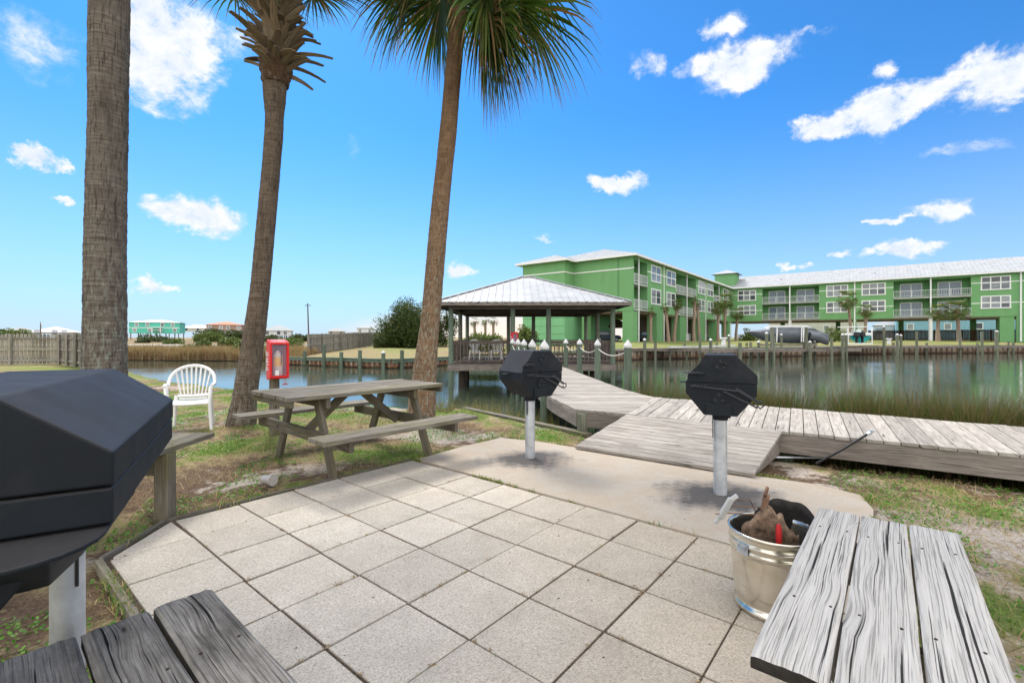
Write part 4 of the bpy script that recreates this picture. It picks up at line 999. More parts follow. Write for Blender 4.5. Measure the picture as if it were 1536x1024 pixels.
def boots(parent,base,top,r0,r1,n,seed,L=(.22,.42),name='leaf_bases',out=.7):
    r=random.Random(seed); mb=MB(); base=Vector(base); top=Vector(top)
    for i in range(n):
        u=i/n; c=base.lerp(top,u); az=2.39996*i+r.uniform(-.15,.15); rad=r0+(r1-r0)*u
        d=Vector((math.cos(az),math.sin(az),0)); s=Vector((-d.y,d.x,0)); l=r.uniform(*L)*(1 if r.random()<.75 else 1.5); el=R(r.uniform(-22,32)+42*u)
        p=c+d*rad*.75; w0=.085*r.uniform(.8,1.3); rows=[]
        for j in range(6):
            t=j/5; ang=el+.45*(1-t)-.15*t; wd=w0*(1-.70*t); cu=.03*(1-t)
            rows.append([p-s*wd+Vector((0,0,cu)),p-Vector((0,0,.004)),p+s*wd+Vector((0,0,cu))])
            p=p+(d*math.cos(ang)*out*1.3+Vector((0,0,math.sin(ang))))*l/5
        o=len(mb.v); vs=[q for rw in rows for q in rw]; n3=3
        fs=[(a*3+b,a*3+b+1,(a+1)*3+b+1,(a+1)*3+b) for a in range(5) for b in range(2)]
        uu=[[( (q//3)*l/5+i, (q%3)*.05+i*.37) for q in f] for f in fs]; mb.add(vs,fs,uu,r.random())
    return mb.build(name,boot_m,parent,solid=.014)
# left palm
b1=at(160,742,4.25); b1.z=-.05
p1=thing('palm_tree','thickest palm, a straight grey trunk rising right behind the nearest grill','palm tree',b1)
trunk(p1,[b1,at(157,600,4.25),at(157,550,4.25),at(158,400,4.25),at(160,300,4.25),at(163,150,4.25),at(165,0,4.25),at(168,-330,4.25)],[.20,.170,.162,.155,.150,.148,.150,.145],bark1,seed=1,amp=.006,n=56,ring=.006,sp=.085)
boots(p1,at(168,-300,4.25),at(168,-470,4.25),.2,.2,60,3); crown(p1,at(168,-520,4.25),26,(70,-15),1.0,4)
# middle palm
b2=gnd(361,636); b2.z=-.06
p2=thing('palm_tree','leaning brown palm with spiky cut leaf bases, behind the plastic armchair','palm tree',tuple(b2))
Y2=7.55
T2=[b2,at(366,600,Y2),at(380,513,Y2),at(390.6,430,Y2),at(402.6,300,Y2),at(413,175,Y2),at(412,150,Y2),at(412,95,Y2),at(415,20,Y2)]
trunk(p2,T2,[.23,.185,.165,.145,.140,.137,.165,.20,.19],bark2,seed=5,amp=.005,n=48,ring=.013,sp=.055)
mb=MB(); rows=[]
for i in range(14):
    u=i/13; z=at(414,128,Y2).z+(.38)*u; rows.append([(at(414,120,Y2).x+math.cos(a)*(.19+.05*u+.07*noise.noise((math.cos(a)*5,math.sin(a)*5,z*9))),Y2+math.sin(a)*(.19+.05*u+.07*noise.noise((math.cos(a)*5,math.sin(a)*5,z*9))),z) for a in np.linspace(0,2*math.pi,41)])
mb.sheet(rows); mb.build('fibre_collar',fibre,p2)
cb2=at(414,112,Y2); ct2=at(418,-35,Y2)
boots(p2,cb2,ct2,.20,.20,150,8,L=(.22,.46),out=.85)
for az,el in ((20,60),(150,60),(75,75),(210,60),(-60,60),(260,75),(-10,45),(185,45),(110,60),(300,45)): frond((el,.8,1.2,.8,False,2,38),p2,at(416,34,Y2),R(az),1.0)
crown(p2,at(418,-85,Y2),30,(85,22),1.0,12)
for az,s_ in ((195,1.05),(-20,1.05)): frond((15,1.05,1.05,.95,False,2,38),p2,at(418,-50,Y2),R(az),s_)
# right palm
b3=gnd(631,628); b3.z=-.06; Y3=8.1
p3=thing('palm_tree','tall tan palm with hanging green fronds, behind the picnic table','palm tree',tuple(b3))
trunk(p3,[b3,at(638,540,Y3),at(644.6,494,Y3),at(661,300,Y3),at(674.7,176,Y3),at(679,110,Y3),at(690.5,0,Y3),at(700,-110,Y3)],[.25,.195,.168,.155,.147,.142,.142,.16],bark3,seed=9,amp=.006,n=48,ring=.007,sp=.075)
c3=at(700,-105,Y3); boots(p3,at(696,-60,Y3),at(702,-130,Y3),.18,.18,50,6)
crown(p3,c3,30,(60,-10),1.1,22,leaf=1.4,skip=True)
for az,el,s_ in ((-20,-45,1.15),(10,-60,1.2),(-50,-45,1.15),(35,-45,1.1),(-5,-30,1.25),(20,-15,1.25),(160,-45,1.05),(190,-30,1.15),(205,-45,1.0),(170,-15,1.2),(140,-30,1.1),(0,-45,1.05),(-35,-60,1.1),(-15,-60,1.25),(-165,-30,1.0),(215,-30,1.1),(180,-15,1.15)):
    frond((el,1.0,1.55,1.2,False,(az%3)+1,44),p3,c3+Vector((0,0,-.55 if abs(az)<90 else -.25)),R(az),s_*(1.0 if abs(az)<90 else .92))
for az,s_ in ((5,1.0),(-15,1.05)): frond((-60,1.0,1.5,1.2,True,2,44),p3,c3+Vector((0,0,-.7)),R(az),s_*1.05)
# small palms, one build and copies
def small_palm(name,h,cr,seed,lab,lean=0,nb=26,nf=24,dead=0):
    p=thing(name,lab,'palm tree',(0,0,0)); mb=MB(); r=random.Random(seed)
    pts=[(lean*(i/6)**1.5,0.05*math.sin(i),h*i/6-.3*(i==0)) for i in range(7)]
    mb.tube(pts,[.30,.24,.21,.20,.20,.21,.22],12); mb.build('trunk',bark4,p)
    boots(p,pts[-2],pts[-1],.26,.24,nb,seed,L=(.25,.45),name='leaf_bases')
    c=Vector(pts[-1])
    els=(75,-50)
    for i in range(nf):
        az=2.39996*i+r.uniform(-.3,.3); el=round((els[0]+(els[1]-els[0])*(i+.5)/nf)/15)*15
        frond((el,.9,1.0,.9 if el<30 else .5,False,(i%2)+1,16),p,c+Vector((0,0,.2)),az,cr*r.uniform(.85,1.1))
    return p
FP=[(976,514,468,430,60,'first slim',.35),(1003,514,462,445,61,'short',.55),(1011,513,458,436,63,'ragged',.6),(1041,512,452,438,68,'pale',.5),(1049,512,455,440,71,'narrow',.45),(1077,510,463,448,72,'bushy',.9),(1087,510,452,430,77,'tall bushy',1.15),(1104,510,471,459,80,'low',.9),
(1277,506,450,438,70,'broad',1.15),(1298,506,467,455,70,'small',.85),(1407,508,468,457,62,'compact',.9),(1439,508,466,453,61,'brown-skirted',1.05)]
plab=['slim palm nearest the end wall of the green building','shorter palm of the twisted pair in front of the green building','ragged palm of the twisted pair in front of the green building',
'pale trunked palm left of its close neighbour, midway along the green building','narrow palm right of its close neighbour, midway along the green building','bushy palm left of the taller one near the inner corner of the building','tallest bushy palm near the inner corner of the green building','low palm right in the inner corner of the green building',
'broad palm behind the boat with twin outboards','small palm just right of the broad one behind the boat with twin outboards','compact palm by the white column at right','brown skirted palm at right, in front of the blue wall']
pv=None; FARP=[]
for (x,yb,yc,yt,Z,lab,cs),L_ in zip(FP,plab):
    FARP.append((x,yb,yc,Z,cs,L_))
for i,(x,yb,yc,Z,cs,L_) in enumerate(FARP):
    g_=at(x,yb,Z); h=(yb-yc)/F*Z
    p=small_palm('palm_tree',h,max(.5,cs)*1.05,40+i,L_,lean=[0,-.5,.5,.2,.5,0,.1,.3,-.6,.1,0,-.4][i],nf=12 if cs<.6 else 26)
    p.location=(g_.x,g_.y,g_.z-.05); p.rotation_euler=(0,0,[0,0,0,1,2,0,0,0,0,0,0,0][i]); p['group']='palms in the courtyard of the green building'
# ------------------------------------------------------------------ boardwalk
ZD=.33
def ip(pts,y,ax=1):
    for a,b in zip(pts[:-1],pts[1:]):
        lo,hi=min(a[ax],b[ax]),max(a[ax],b[ax])
        if lo-1e-9<=y<=hi+1e-9:
            t=(y-a[ax])/(b[ax]-a[ax]+1e-12); return a[1-ax]+(b[1-ax]-a[1-ax])*t
    return pts[0][1-ax]
def along(pts,s):
    for a,b in zip(pts[:-1],pts[1:]):
        l=math.hypot(b[0]-a[0],b[1]-a[1])
        if s<=l: return (a[0]+(b[0]-a[0])*s/l,a[1]+(b[1]-a[1])*s/l)
        s-=l
    l=math.hypot(b[0]-a[0],b[1]-a[1]); return (b[0]+(b[0]-a[0])*s/l,b[1]+(b[1]-a[1])*s/l)
bw=thing('boardwalk','long grey boardwalk that bends from the covered dock round to the right edge','boardwalk',(2.5,8,ZD))
Lp=[(-.02,18.95),(.05,17),(.70,8.6),(.735,8.25),(.98,6.95),(1.64,6.58)]; Rp=[(1.9,18.95),(1.89,17.06),(2.30,9.93),(2.46,8.9),(2.58,8.4),(1.64,6.58)]
mb=MB(); y=18.9
while y>6.62:
    y2=max(y-.142,6.585); h=.004
    l0,l1,r0,r1=ip(Lp,y-h),ip(Lp,y2+h),ip(Rp,y-h),ip(Rp,y2+h); j=rng.uniform(-.012,.012)
    if r0-l0>.05: mb.slab([(l0-.01+j,y-h),(l1-.01+j,y2+h),(max(r1,l1+.01),y2+h),(r0,y-h)],ZD+rng.uniform(-.003,.003),.036,(1,0))
    y=y2
mb.build('pier_decking',W_pier,bw,bevel=.003)
Fp=[(1.64,6.58),(2.40,5.98),(3.12,5.40),(4.77,4.31),(8.5,1.85),(14,-1.8)]; Bp=[(2.58,8.4),(2.95,8.14),(3.94,7.36),(6.19,5.6),(10.2,2.75),(16,-1.2)]
mb=MB(); s=0
rt=1.075
while s<13.5:
    a,b=s+.004,s+.142-.004; j=rng.uniform(-.01,.012)
    p,q,r_,u=along(Fp,a),along(Fp,b),along(Bp,b*rt),along(Bp,a*rt)
    n=(Vector(u)-Vector(p)).normalized(); p=Vector(p)-n*(.03+j); q=Vector(q)-n*(.03+j)
    mb.slab([p,q,r_,u],ZD+rng.uniform(-.004,.004),.036,(n.x,n.y)); s+=.142
mb.build('walkway_decking',W_pier,bw,bevel=.004)
mb=MB()
def fas(p,q,o=0,h=.215,z=ZD-.036): 
    mb.beam((p[0],p[1],z-h/2-.002),(q[0],q[1],z-h/2-.002),.045,h)
for pts in (Fp,Bp):
    for a,b in zip(pts[:-1],pts[1:]): fas(a,b)
mb.build('walkway_fascia',W_fascia,bw,bevel=.004)
mb=MB()
for pts in (Lp,Rp[:5]):
    for a,b in zip(pts[:-1],pts[1:]): fas(a,b)
mb.build('pier_fascia',W_fascia,bw,bevel=.004)
mb=MB()
for k in range(1,4):
    for pts,pt2 in ((Lp[:4],Rp[:4]),):
        for y0,y1 in ((18.9,14),(14,9)):
            xa=ip(Lp,y0)+(ip(Rp,y0)-ip(Lp,y0))*k/4; xb=ip(Lp,y1)+(ip(Rp,y1)-ip(Lp,y1))*k/4; mb.beam((xa,y0,ZD-.15),(xb,y1,ZD-.15),.045,.2)
mb.build('joist',W_fascia,bw)
def pier_post(x,y,zt,r,cap=True,name='piling',parent=bw,mat=W_green,zb=-1.0):
    mb=MB(); mb.cyl((x,y,zb),(x,y,zt),r,r*.97,n=14); o=mb.build(name,mat,parent)
    if cap:
        mb=MB(); mb.cyl((x,y,zt-.03),(x,y,zt+.02),r*1.10,n=16,smooth=False); mb.cyl((x,y,zt+.02),(x,y,zt+.15),r*1.10,.004,n=16,smooth=False); mb.build('cap',white_cap,o)
    return o
rp=[(2.50,10.0),(2.31,12.5),(2.16,14.8),(2.0,17.2)]; lp=[(.63,9.0),(.47,10.7),(.34,13.1),(.20,15.2),(.02,17.2)]
for x,y in rp+lp: pier_post(x,y,1.22,.082)
for x,y in ((1.06,6.92),(1.4,6.82),(3.3,5.6),(5.3,4.2),(4.0,7.15),(6.2,5.4),(7.6,2.7),(8.6,3.8)): pier_post(x,y,ZD-.05,.09,False,mat=W_post)
for ps in (rp,lp):
    for a,b in zip(ps[:-1],ps[1:]):
        pts=[]; A=Vector((a[0],a[1],1.12)); B=Vector((b[0],b[1],1.12))
        for i in range(13): t=i/12; q=A.lerp(B,t); q.z-=.15*4*t*(1-t); pts.append(q)
        mb=MB(); mb.tube(pts,.013,7); mb.build('rope',rope_m,bw)
# ramp
rm=thing('ramp','sloping plank ramp from the concrete slab up to the boardwalk','ramp',(2,5.6,0))
a=Vector((.79,5.80)); b=Vector((2.40,4.60)); c=Vector((3.13,5.36)); d=Vector((1.62,6.52)); NB=12
mb=MB()
for k in range(NB):
    u0,u1=(k+.035)/NB,(k+.965)/NB; j=rng.uniform(-.008,.008)
    q=[a.lerp(d,u0)-Vector((j,0)),b.lerp(c,u0),b.lerp(c,u1),a.lerp(d,u1)-Vector((j,0))]; zf=lambda u:.055+(ZD+.004-.055)*u
    mb.slab(q,0,.034,(b-a),ztops=[zf(u0),zf(u0),zf(u1),zf(u1)])
mb.build('ramp_decking',W_pier,rm,bevel=.003)
mb=MB()
for p,q in ((a.lerp(b,.99),d.lerp(c,.985)),(a.lerp(b,.03),d.lerp(c,.03)),(a.lerp(b,.5),d.lerp(c,.5))):
    v=[(p.x,p.y,.018),(q.x,q.y,ZD-.036),(q.x,q.y,.06),(p.x,p.y,.0)]
    e=Vector((b.x-a.x,b.y-a.y)).normalized()*.04
    vs=v+[(x-e.x,y-e.y,z) for x,y,z in v]; mb.add(vs,[(0,1,2,3),(7,6,5,4),(0,4,5,1),(1,5,6,2),(2,6,7,3),(3,7,4,0)])
mb.build('side_board',W_fascia,rm)
# low timber retaining wall by the reeds
wl=thing('retaining_wall','low grey timber wall at the water edge between the right palm and the boardwalk','retaining wall',(0,8,-.2))
P0=(-.94,9.25);P1=(1.12,6.72)
mb=MB(); mb.beam((P0[0],P0[1],.0),(P1[0],P1[1],.0),.13,.045); mb.build('cap_board',W_table,wl,bevel=.004)
mb=MB(); mb.beam((P0[0],P0[1]+.02,-.36),(P1[0],P1[1]+.02,-.36),.05,.66); mb.build('wall_boards',W_fascia,wl)

# ------------------------------------------------------------------ covered dock
gz=thing('gazebo','open sided dock pavilion with a white metal hip roof standing over the water','gazebo',(.81,22.3,ZD))
X0,X1,Y0,Y1=-2.5,4.13,19.0,25.9
mb=MB(); y=Y0-.1
while y<Y1+.1: mb.slab([(X0-.12,y),(X1+.12,y),(X1+.12,y+.138),(X0-.12,y+.138)],ZD,.036); y+=.144
mb.build('decking',W_gaz,gz)
mb=MB()
for y in (Y0-.08,Y0+.16,Y1+.08): mb.beam((X0-.13,y,ZD-.16),(X1+.13,y,ZD-.16),.05,.24)
for x in (X0-.09,X1+.09): mb.beam((x,Y0-.05,ZD-.16),(x,Y1+.05,ZD-.16),.05,.238)
for k in range(1,16): x=X0+(X1-X0)*k/16; mb.beam((x,Y0+.2,ZD-.15),(x,Y1-.05,ZD-.15),.05,.2)
mb.build('floor_framing',W_fascia,gz)
zt=2.58
cols=[(X0,Y0),(.03,Y0),(1.5,Y0),(X1,Y0),(X0,22.4),(X1,22.4),(X0,Y1),(-.2,Y1),(1.2,Y1),(X1,Y1)]
for (x,y) in cols:
    mb=MB(); mb.cyl((x,y,-1.1),(x,y,zt),.105,.10,n=14); mb.build('post',W_green if y==Y0 and x!=.03+9 else W_post,gz)
for (x,y) in ((X0+.4,Y0+.5),(.9,Y0+.4),(3.4,Y0+.5),(X0+.3,22.5),(3.6,22.6),(.8,22.5),(.8,25.5)):
    mb=MB(); mb.cyl((x,y,-1.1),(x,y,ZD-.28),.13,n=12); mb.build('piling',W_dark,gz)
mb=MB()
for y in (Y0-.02,22.4,Y1+.02): mb.beam((X0-.1,y,zt+.10),(X1+.1,y,zt+.10),.12,.24)
for x in (X0,X1): mb.beam((x,Y0,zt+.10),(x,Y1,zt+.10),.115,.236)
mb.build('beam',W_gaz,gz)
EX0,EX1,EY0,EY1=X0-.62,X1+.62,Y0-.62,Y1+.62; ze=zt+.17; cx,cy=(X0+X1)/2-.05,(Y0+Y1)/2; zr=4.30; rl=.22
A=[(EX0,EY0,ze+.06),(EX1,EY0,ze+.06),(EX1,EY1,ze+.06),(EX0,EY1,ze+.06)]; r0=(cx-rl-.1,cy,zr); r1=(cx+rl,cy,zr)
roofm,t=newmat('white_metal_roofing'); n=t.noise(pos(t),1.3,5,.6); t.out(t.mix(t.ramp(n,[(.3,0),(.7,1)]),(.28,.29,.30),(.40,.41,.42)),.5,None,.0,spec=.3)
mb=MB(); mb.add([A[0],A[1],r1,r0],[(0,1,2,3)]); mb.add([A[1],A[2],r1],[(0,1,2)]); mb.add([A[2],A[3],r0,r1],[(0,1,2,3)]); mb.add([A[3],A[0],r0],[(0,1,2)])
rf=mb.build('roof',roofm,gz,solid=.03)
def rib_plane(mb,e0,e1,t0,t1,sp,w=.03,h=.03):
    """seams running up a roof plane: eave e0-e1, ridge t0-t1"""
    e0,e1,t0,t1=map(Vector,(e0,e1,t0,t1)); d=e1-e0; L=d.length; d.normalize()
    mid_=((t0+t1)/2-(e0+e1)/2); up=mid_-d*mid_.dot(d); H_=up.length
    n=int(L/sp)
    for k in range(1,n):
        s=L*k/n; p=e0+d*s
        s0=(t0-e0).dot(d); s1=(t1-e0).dot(d)
        u=1 if s0<=s<=s1 else (s/s0 if s<s0 else (L-s)/(L-s1))
        q=p+up*u; nn=d.cross(up).normalized()
        if nn.z<0: nn=-nn
        if (q-p).length>.05: mb.beam(p+nn*(h/2+.01)-up.normalized()*.02,q+nn*(h/2+.01),w,h,up=nn)
mb=MB()
rib_plane(mb,A[0],A[1],r0,r1,.30); rib_plane(mb,A[1],A[2],r1,r1,.30); rib_plane(mb,A[3],A[0],r0,r0,.30)
for p,q in ((A[0],r0),(A[1],r1),(A[2],r1),(A[3],r0),(r0,r1)): 
    p=Vector(p)+Vector((0,0,.05)); q=Vector(q)+Vector((0,0,.05)); mb.beam(p,q,.16,.035)
mb.build('roof_seams',roofm,rf)
mb=MB(); f=.02
for p,q in ((0,1),(1,2),(2,3),(3,0)): mb.beam(Vector(A[p])-Vector((0,0,.075)),Vector(A[q])-Vector((0,0,.075)),.03,.11)
mb.build('fascia',W_fascia,rf)
mb=MB(); n=22
for k in range(1,n): x=EX0+(EX1-EX0)*k/n; mb.box((x,EY0-.012,ze+.055),(.10,.02,.035))
mb.build('closure_strip',black,rf)
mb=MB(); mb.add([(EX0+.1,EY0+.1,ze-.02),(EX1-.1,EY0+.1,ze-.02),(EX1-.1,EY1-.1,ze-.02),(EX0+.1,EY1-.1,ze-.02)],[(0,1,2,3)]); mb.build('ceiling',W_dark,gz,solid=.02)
def rail(p,q):
    p=Vector((p[0],p[1],0)); q=Vector((q[0],q[1],0)); d=(q-p); L=d.length; d.normalize(); s=Vector((d.y,-d.x,0))
    mb=MB(); mb.beam(p+Vector((0,0,ZD+.93)),q+Vector((0,0,ZD+.93)),.12,.036)
    for z in (.86,.13): mb.beam(p+Vector((0,0,ZD+z)),q+Vector((0,0,ZD+z)),.036,.085)
    r=mb.build('railing',W_gaz,gz)
    mb=MB(); n=int(L/.145)
    for k in range(1,n): c=p+d*(L*k/n)+s*.036; mb.beam(c+Vector((0,0,ZD+.06)),c+Vector((0,0,ZD+.90)),.036,.036,up=s)
    mb.build('balusters',W_gaz,r)
rail((X0+.1,Y0),(-.07,Y0)); rail((1.6,Y0),(X1-.1,Y0)); rail((X0,Y0+.1),(X0,22.3)); rail((X0,22.5),(X0,Y1-.1)); rail((X1,Y0+.1),(X1,22.3)); rail((X1,22.5),(X1,Y1-.1)); rail((X0+.1,Y1),(-.3,Y1)); rail((-.1,Y1),(1.1,Y1)); rail((1.3,Y1),(X1-.1,Y1))
c=copy_tree(cb,loc=(.03,Y0-.12,.22),rz=R(25),label='red fire extinguisher cabinet on the middle post of the dock pavilion'); 
for ch_ in list(c.children):
    if ch_.name.startswith('post'): bpy.data.objects.remove(ch_)
for i,(x,y,rz,l) in enumerate(((-1.55,20.6,-20,'white plastic armchair at the left inside the dock pavilion'),(-.75,21.2,10,'white plastic armchair nearer the middle inside the dock pavilion'))):
    copy_tree(ch,loc=(x,y,ZD),rz=R(rz+180),label=l)

# ------------------------------------------------------------------ seawalls
def streak(name,a,b,rustc):
    m,t=newmat(name); uv=uvs(t)
    n=t.noise(t.scale(uv,(3.2,.5,1)),1,4,.6); n2=t.noise(t.scale(uv,(.8,3,1)),1,4,.6)
    col=t.mix(t.ramp(t.math('ADD',t.math('MULTIPLY',n,.6),t.math('MULTIPLY',rnd(t),.5)),[(.35,0),(.6,1)]),a,b)
    z=t.n('ShaderNodeSeparateXYZ',{0:pos(t)}).outputs[2]
    k=t.n('ShaderNodeMapRange',{0:t.math('ADD',z,t.math('MULTIPLY',t.math('SUBTRACT',n,.5),1.4)),1:-.55,2:-.1,3:1,4:0}).outputs[0]
    col=t.mix(k,col,rustc); w=t.n('ShaderNodeMapRange',{0:z,1:-.62,2:-.5,3:1,4:0}).outputs[0]; col=t.mix(w,col,(.03,.025,.018))
    t.out(col,.85); return m
sheet_l=streak('stained_sheet_piling',(.25,.14,.08),(.56,.54,.49),(.24,.12,.06))
sheet_d=streak('brown_sheet_piling',(.10,.08,.06),(.30,.25,.19),(.13,.07,.04))
def seawall(name,label,pts,ztops,mat,capm,posts,sp=.45,amp=.12):
    sw=thing(name,label,'seawall',(pts[0][0],pts[0][1],0)); mb=MB(); cap=MB()
    for (a,b,z0,z1) in zip(pts[:-1],pts[1:],ztops[:-1],ztops[1:]):
        a=Vector(a); b=Vector(b); L=(b-a).length; d=(b-a)/L; nrm=Vector((d.y,-d.x))
        if nrm.dot(a)>0: nrm=-nrm
        n=max(2,int(L/sp)*2); o=[];k4=0
        for k in range(n+1):
            t=k/n; off=amp if k%2 else 0; o.append((a+d*(L*t)+nrm*off,z0+(z1-z0)*t))
        for k in range(n):
            for qq,((pa,za),(pb,zb)) in enumerate(((o[k],(o[k][0]+d*(L/n*.55),o[k][1])),((o[k][0]+d*(L/n*.55),o[k][1]),o[k+1]))):
                u=rng.random()*.0+(pa-a).length; u2=(pb-a).length
                mb.add([(pa.x,pa.y,-1.1),(pb.x,pb.y,-1.1),(pb.x,pb.y,zb-.08),(pa.x,pa.y,za-.08)],[(0,1,2,3)],[[(u,0),(u2,0),(u2,1.2),(u,1.2)]],rnd=[.9,.08][qq]*rng.uniform(.7,1.1))
        c=nrm*.06
        cap.beam((a.x+c.x,a.y+c.y,z0-.02),(b.x+c.x,b.y+c.y,z1-.02),.34,.07); cap.beam((a.x+nrm.x*.17,a.y+nrm.y*.17,z0-.16),(b.x+nrm.x*.17,b.y+nrm.y*.17,z1-.16),.08,.16)
    mb.build('sheet_piling',mat,sw); cap.build('cap_board',capm,sw)
    for (x,y,zt_,r,wc) in posts: pier_post(x,y,zt_,r,wc,'piling',sw,W_green if mat is sheet_l else W_post)
    return sw
lw=[(-20,39.5),(-16.9,35),(-12.5,32.6),(-7.9,30.5),(-4.7,34),(2,37.4),(9,41)]
ps=[]
for x,yt,wc in ((457,526,0),(486,517,0),(512,528,0),(540,525,0),(575,529,1),(603,525,0),(640,527,0)):
    r=(x-768)/F
    for a,b in zip(lw[:-1],lw[1:]):
        t=(a[1]*r-a[0])/((b[0]-a[0])-(b[1]-a[1])*r+1e-9)
        if 0<=t<=1:
            X=a[0]+(b[0]-a[0])*t; Y=a[1]+(b[1]-a[1])*t; q=at(x,yt,Y-.35); ps.append((q.x,q.y,q.z,.13,bool(wc))); break
seawall('seawall','weathered seawall with green posts and rusty stains along the grass bank left of the pavilion',lw,[-.25,-.05,.0,-.02,.0,.2,.38],sheet_l,W_green,ps)
rw=[(9,41),(14,44),(34,52),(46,58),(68,62),(95,62),(140,50)]
ps=[]
for x,Y in ((983,43.6),(1027,46),(1075,48),(1120,50.5),(1340,57.5),(1390,59),(1466,60.5),(1520,61.2)):
    q=at(x,514,Y); ps.append((q.x,q.y,q.z,.14,False))
seawall('seawall','far seawall of brown sheet piling in front of the green building',rw,[.40]*7,sheet_d,W_dock,ps,sp=.8)

# ------------------------------------------------------------------ far docks, piles and boats
def dock(name,label,poly,z,posts,beams=True):
    d=thing(name,label,'dock',(poly[0][0],poly[0][1],z),'docks along the far seawall')
    mb=MB(); a,b,c,e=[Vector(p) for p in poly]; n=max(4,int((b-a).length/.3))
    for k in range(n):
        u0,u1=(k+.03)/n,(k+.97)/n; mb.slab([a.lerp(b,u0),a.lerp(b,u1),e.lerp(c,u1),e.lerp(c,u0)],z,.05)
    mb.build('decking',W_dock,d)
    mb=MB()
    for p,q in ((a,b),(b,c),(c,e),(e,a)): mb.beam((p.x,p.y,z-.16),(q.x,q.y,z-.16),.08,.2)
    mb.build('fascia',W_fascia,d)
    for (x,y,zt_,r,wc) in posts: pier_post(x,y,zt_,r,wc,'piling',d,W_post)
    return d
def pp(x,yt,Y,w=.14,wc=False): q=at(x,yt,Y); return (q.x,q.y,q.z,w*.85,wc)
def atz(x,z,Y): return ((x-768)/F*Y,Y)
dock('dock','narrow dock running out from the lawn toward the gangway, left part of the far shore',[atz(942,0,42.5),atz(1052,0,42.0),atz(1052,0,43.6),atz(942,0,43.9)],.42,[pp(967,509.5,42.2,.17,True),pp(983,512.5,42.3,.14),pp(1050,502,41.8,.15),pp(1005,524,42.6,.12),pp(1030,524,42.6,.12)])
dock('dock','long low dock in front of the covered boat, with many short pilings',[atz(1052,0,40.5),atz(1292,0,43.5),atz(1292,0,45),atz(1052,0,42)],.36,
 [pp(1066,510,40.6,.16,True),pp(1110,514,41,.19),pp(1126,513,43,.16),pp(1138,513,43.5,.17,True),pp(1150,500,40.6,.15,True),pp(1161,504,41.4,.13),pp(1172,502,43,.12,True),pp(1093.5,503.5,43,.13,True),pp(1215,513,42.2,.16,True),pp(1222,512,44,.12,True),pp(1247.5,507,42.5,.15),pp(1264,502,42.8,.16,True),pp(1269.5,502,43.2,.14,True)])
dock('dock','dock behind the boat with twin outboards, carrying a white fire hydrant shaped post',[atz(1270,0,52),atz(1420,0,56),atz(1420,0,58.2),atz(1270,0,54.5)],.42,[pp(1326,490,52.5,.16,True),pp(1346,502,52,.17,True),pp(1351.5,503,52.5,.15,True),pp(1375,497,53,.15,False)])
dock('dock','thin dock on the far right side under the white capped pilings',[atz(1425,0,56),atz(1600,0,57.5),atz(1600,0,59),atz(1425,0,57.5)],.40,[pp(1440,496,56.5,.15),pp(1473,497,56,.17,False),pp(1495,497,56.2,.22,True),pp(1513,512,57,.12)])
# gangway, white posts
o=MB().beam(at(1002,521,41.9),at(1102,518.5,43.5),.5,.06).beam(at(1002,520.2,41.7),at(1102,517.5,43.3),.06,.06).build('gangway',galv,org=tuple(at(1050,520,42))); tag(o,'light metal gangway sloping from the narrow dock','gangway')
def whitepost(x,yt,yb,Y,label,w=.18):
    t=thing('dock_pedestal',label,'power pedestal',tuple(at(x,yb,Y)),'white posts on the docks'); mb=MB(); mb.beam(at(x,yb,Y),at(x,yt+2,Y),w,w,up=(0,1,0)); mb.build('column',white,t,bevel=.01); mb=MB(); q=at(x,yt+1,Y); mb.box(q,(w*1.7,w*1.7,.12)); mb.build('head',white,t,bevel=.02)
whitepost(1085.5,506,519,44.5,'white dock pedestal left of the covered boat',.3)
whitepost(1333.5,507,516,54,'white dock pedestal right of the boat with twin outboards',.25)
# covered boat
navy=plain('dark_grey_cover',(.17,.19,.215),.75,var=.2,sc_=2); cov=plain('grey_boat_cover',(.33,.35,.37),.8,var=.2,sc_=2)
bt_=thing('covered_boat','boat wrapped in a grey cover on a lift at the far docks','boat',tuple(at(1180,512,45)))
def hull(mb,px,Y,yb,halfw,m=0):
    rows=[]
    for (x,ytop,ybot,w) in px:
        t_=at(x,ytop,Y); b_=at(x,ybot,Y); rows.append([(t_.x,Y+w,t_.z-.05),(t_.x,Y+w*.5,t_.z),(t_.x,Y,t_.z+.04),(t_.x,Y-w*.5,t_.z),(t_.x,Y-w,t_.z-.12),(b_.x,Y-w*.85,(t_.z+b_.z)/2),(b_.x,Y-w*.4,b_.z),(b_.x,Y,b_.z-.03),(b_.x,Y+w*.5,b_.z)])
    mb.sheet(rows)
mb=MB(); hull(mb,[(1121,496.5,498,.05),(1128,496,502,.5),(1138,495,506,.85),(1150,493.5,511,1.05),(1165,493,513.5,1.15),(1185,493,514.5,1.2),(1205,494,514.5,1.2),(1222,496,514.5,1.1),(1234,500,513,.9),(1238,506,512,.5)],45,0,0); mb.build('hull_cover',navy,bt_)
mb=MB(); hull(mb,[(1148,493.5,495,.4),(1153,489.5,497,.8),(1165,489,498,.9),(1195,489,498,.9),(1211,490,498,.9),(1222,495,499,.7),(1232,500,503,.4)],44.8,0,0); mb.build('top_cover',cov,bt_)
mb=MB(); hull(mb,[(1212,498,508,.5),(1225,500,511,.6),(1238,506,516,.5),(1241,511,517,.3)],44.0,0,0); mb.build('engine_cover',navy,bt_)
lf=thing('boat_lift','white and timber boat lift holding the covered boat','boat lift',tuple(at(1180,520,44)))
for x,Y in ((1158,43.4),(1209,43.4),(1158,46.6),(1207,46.6)):
    q=at(x,491,Y); pier_post(q.x,q.y,q.z,.16,False,'piling',lf,W_post)
mb=MB()
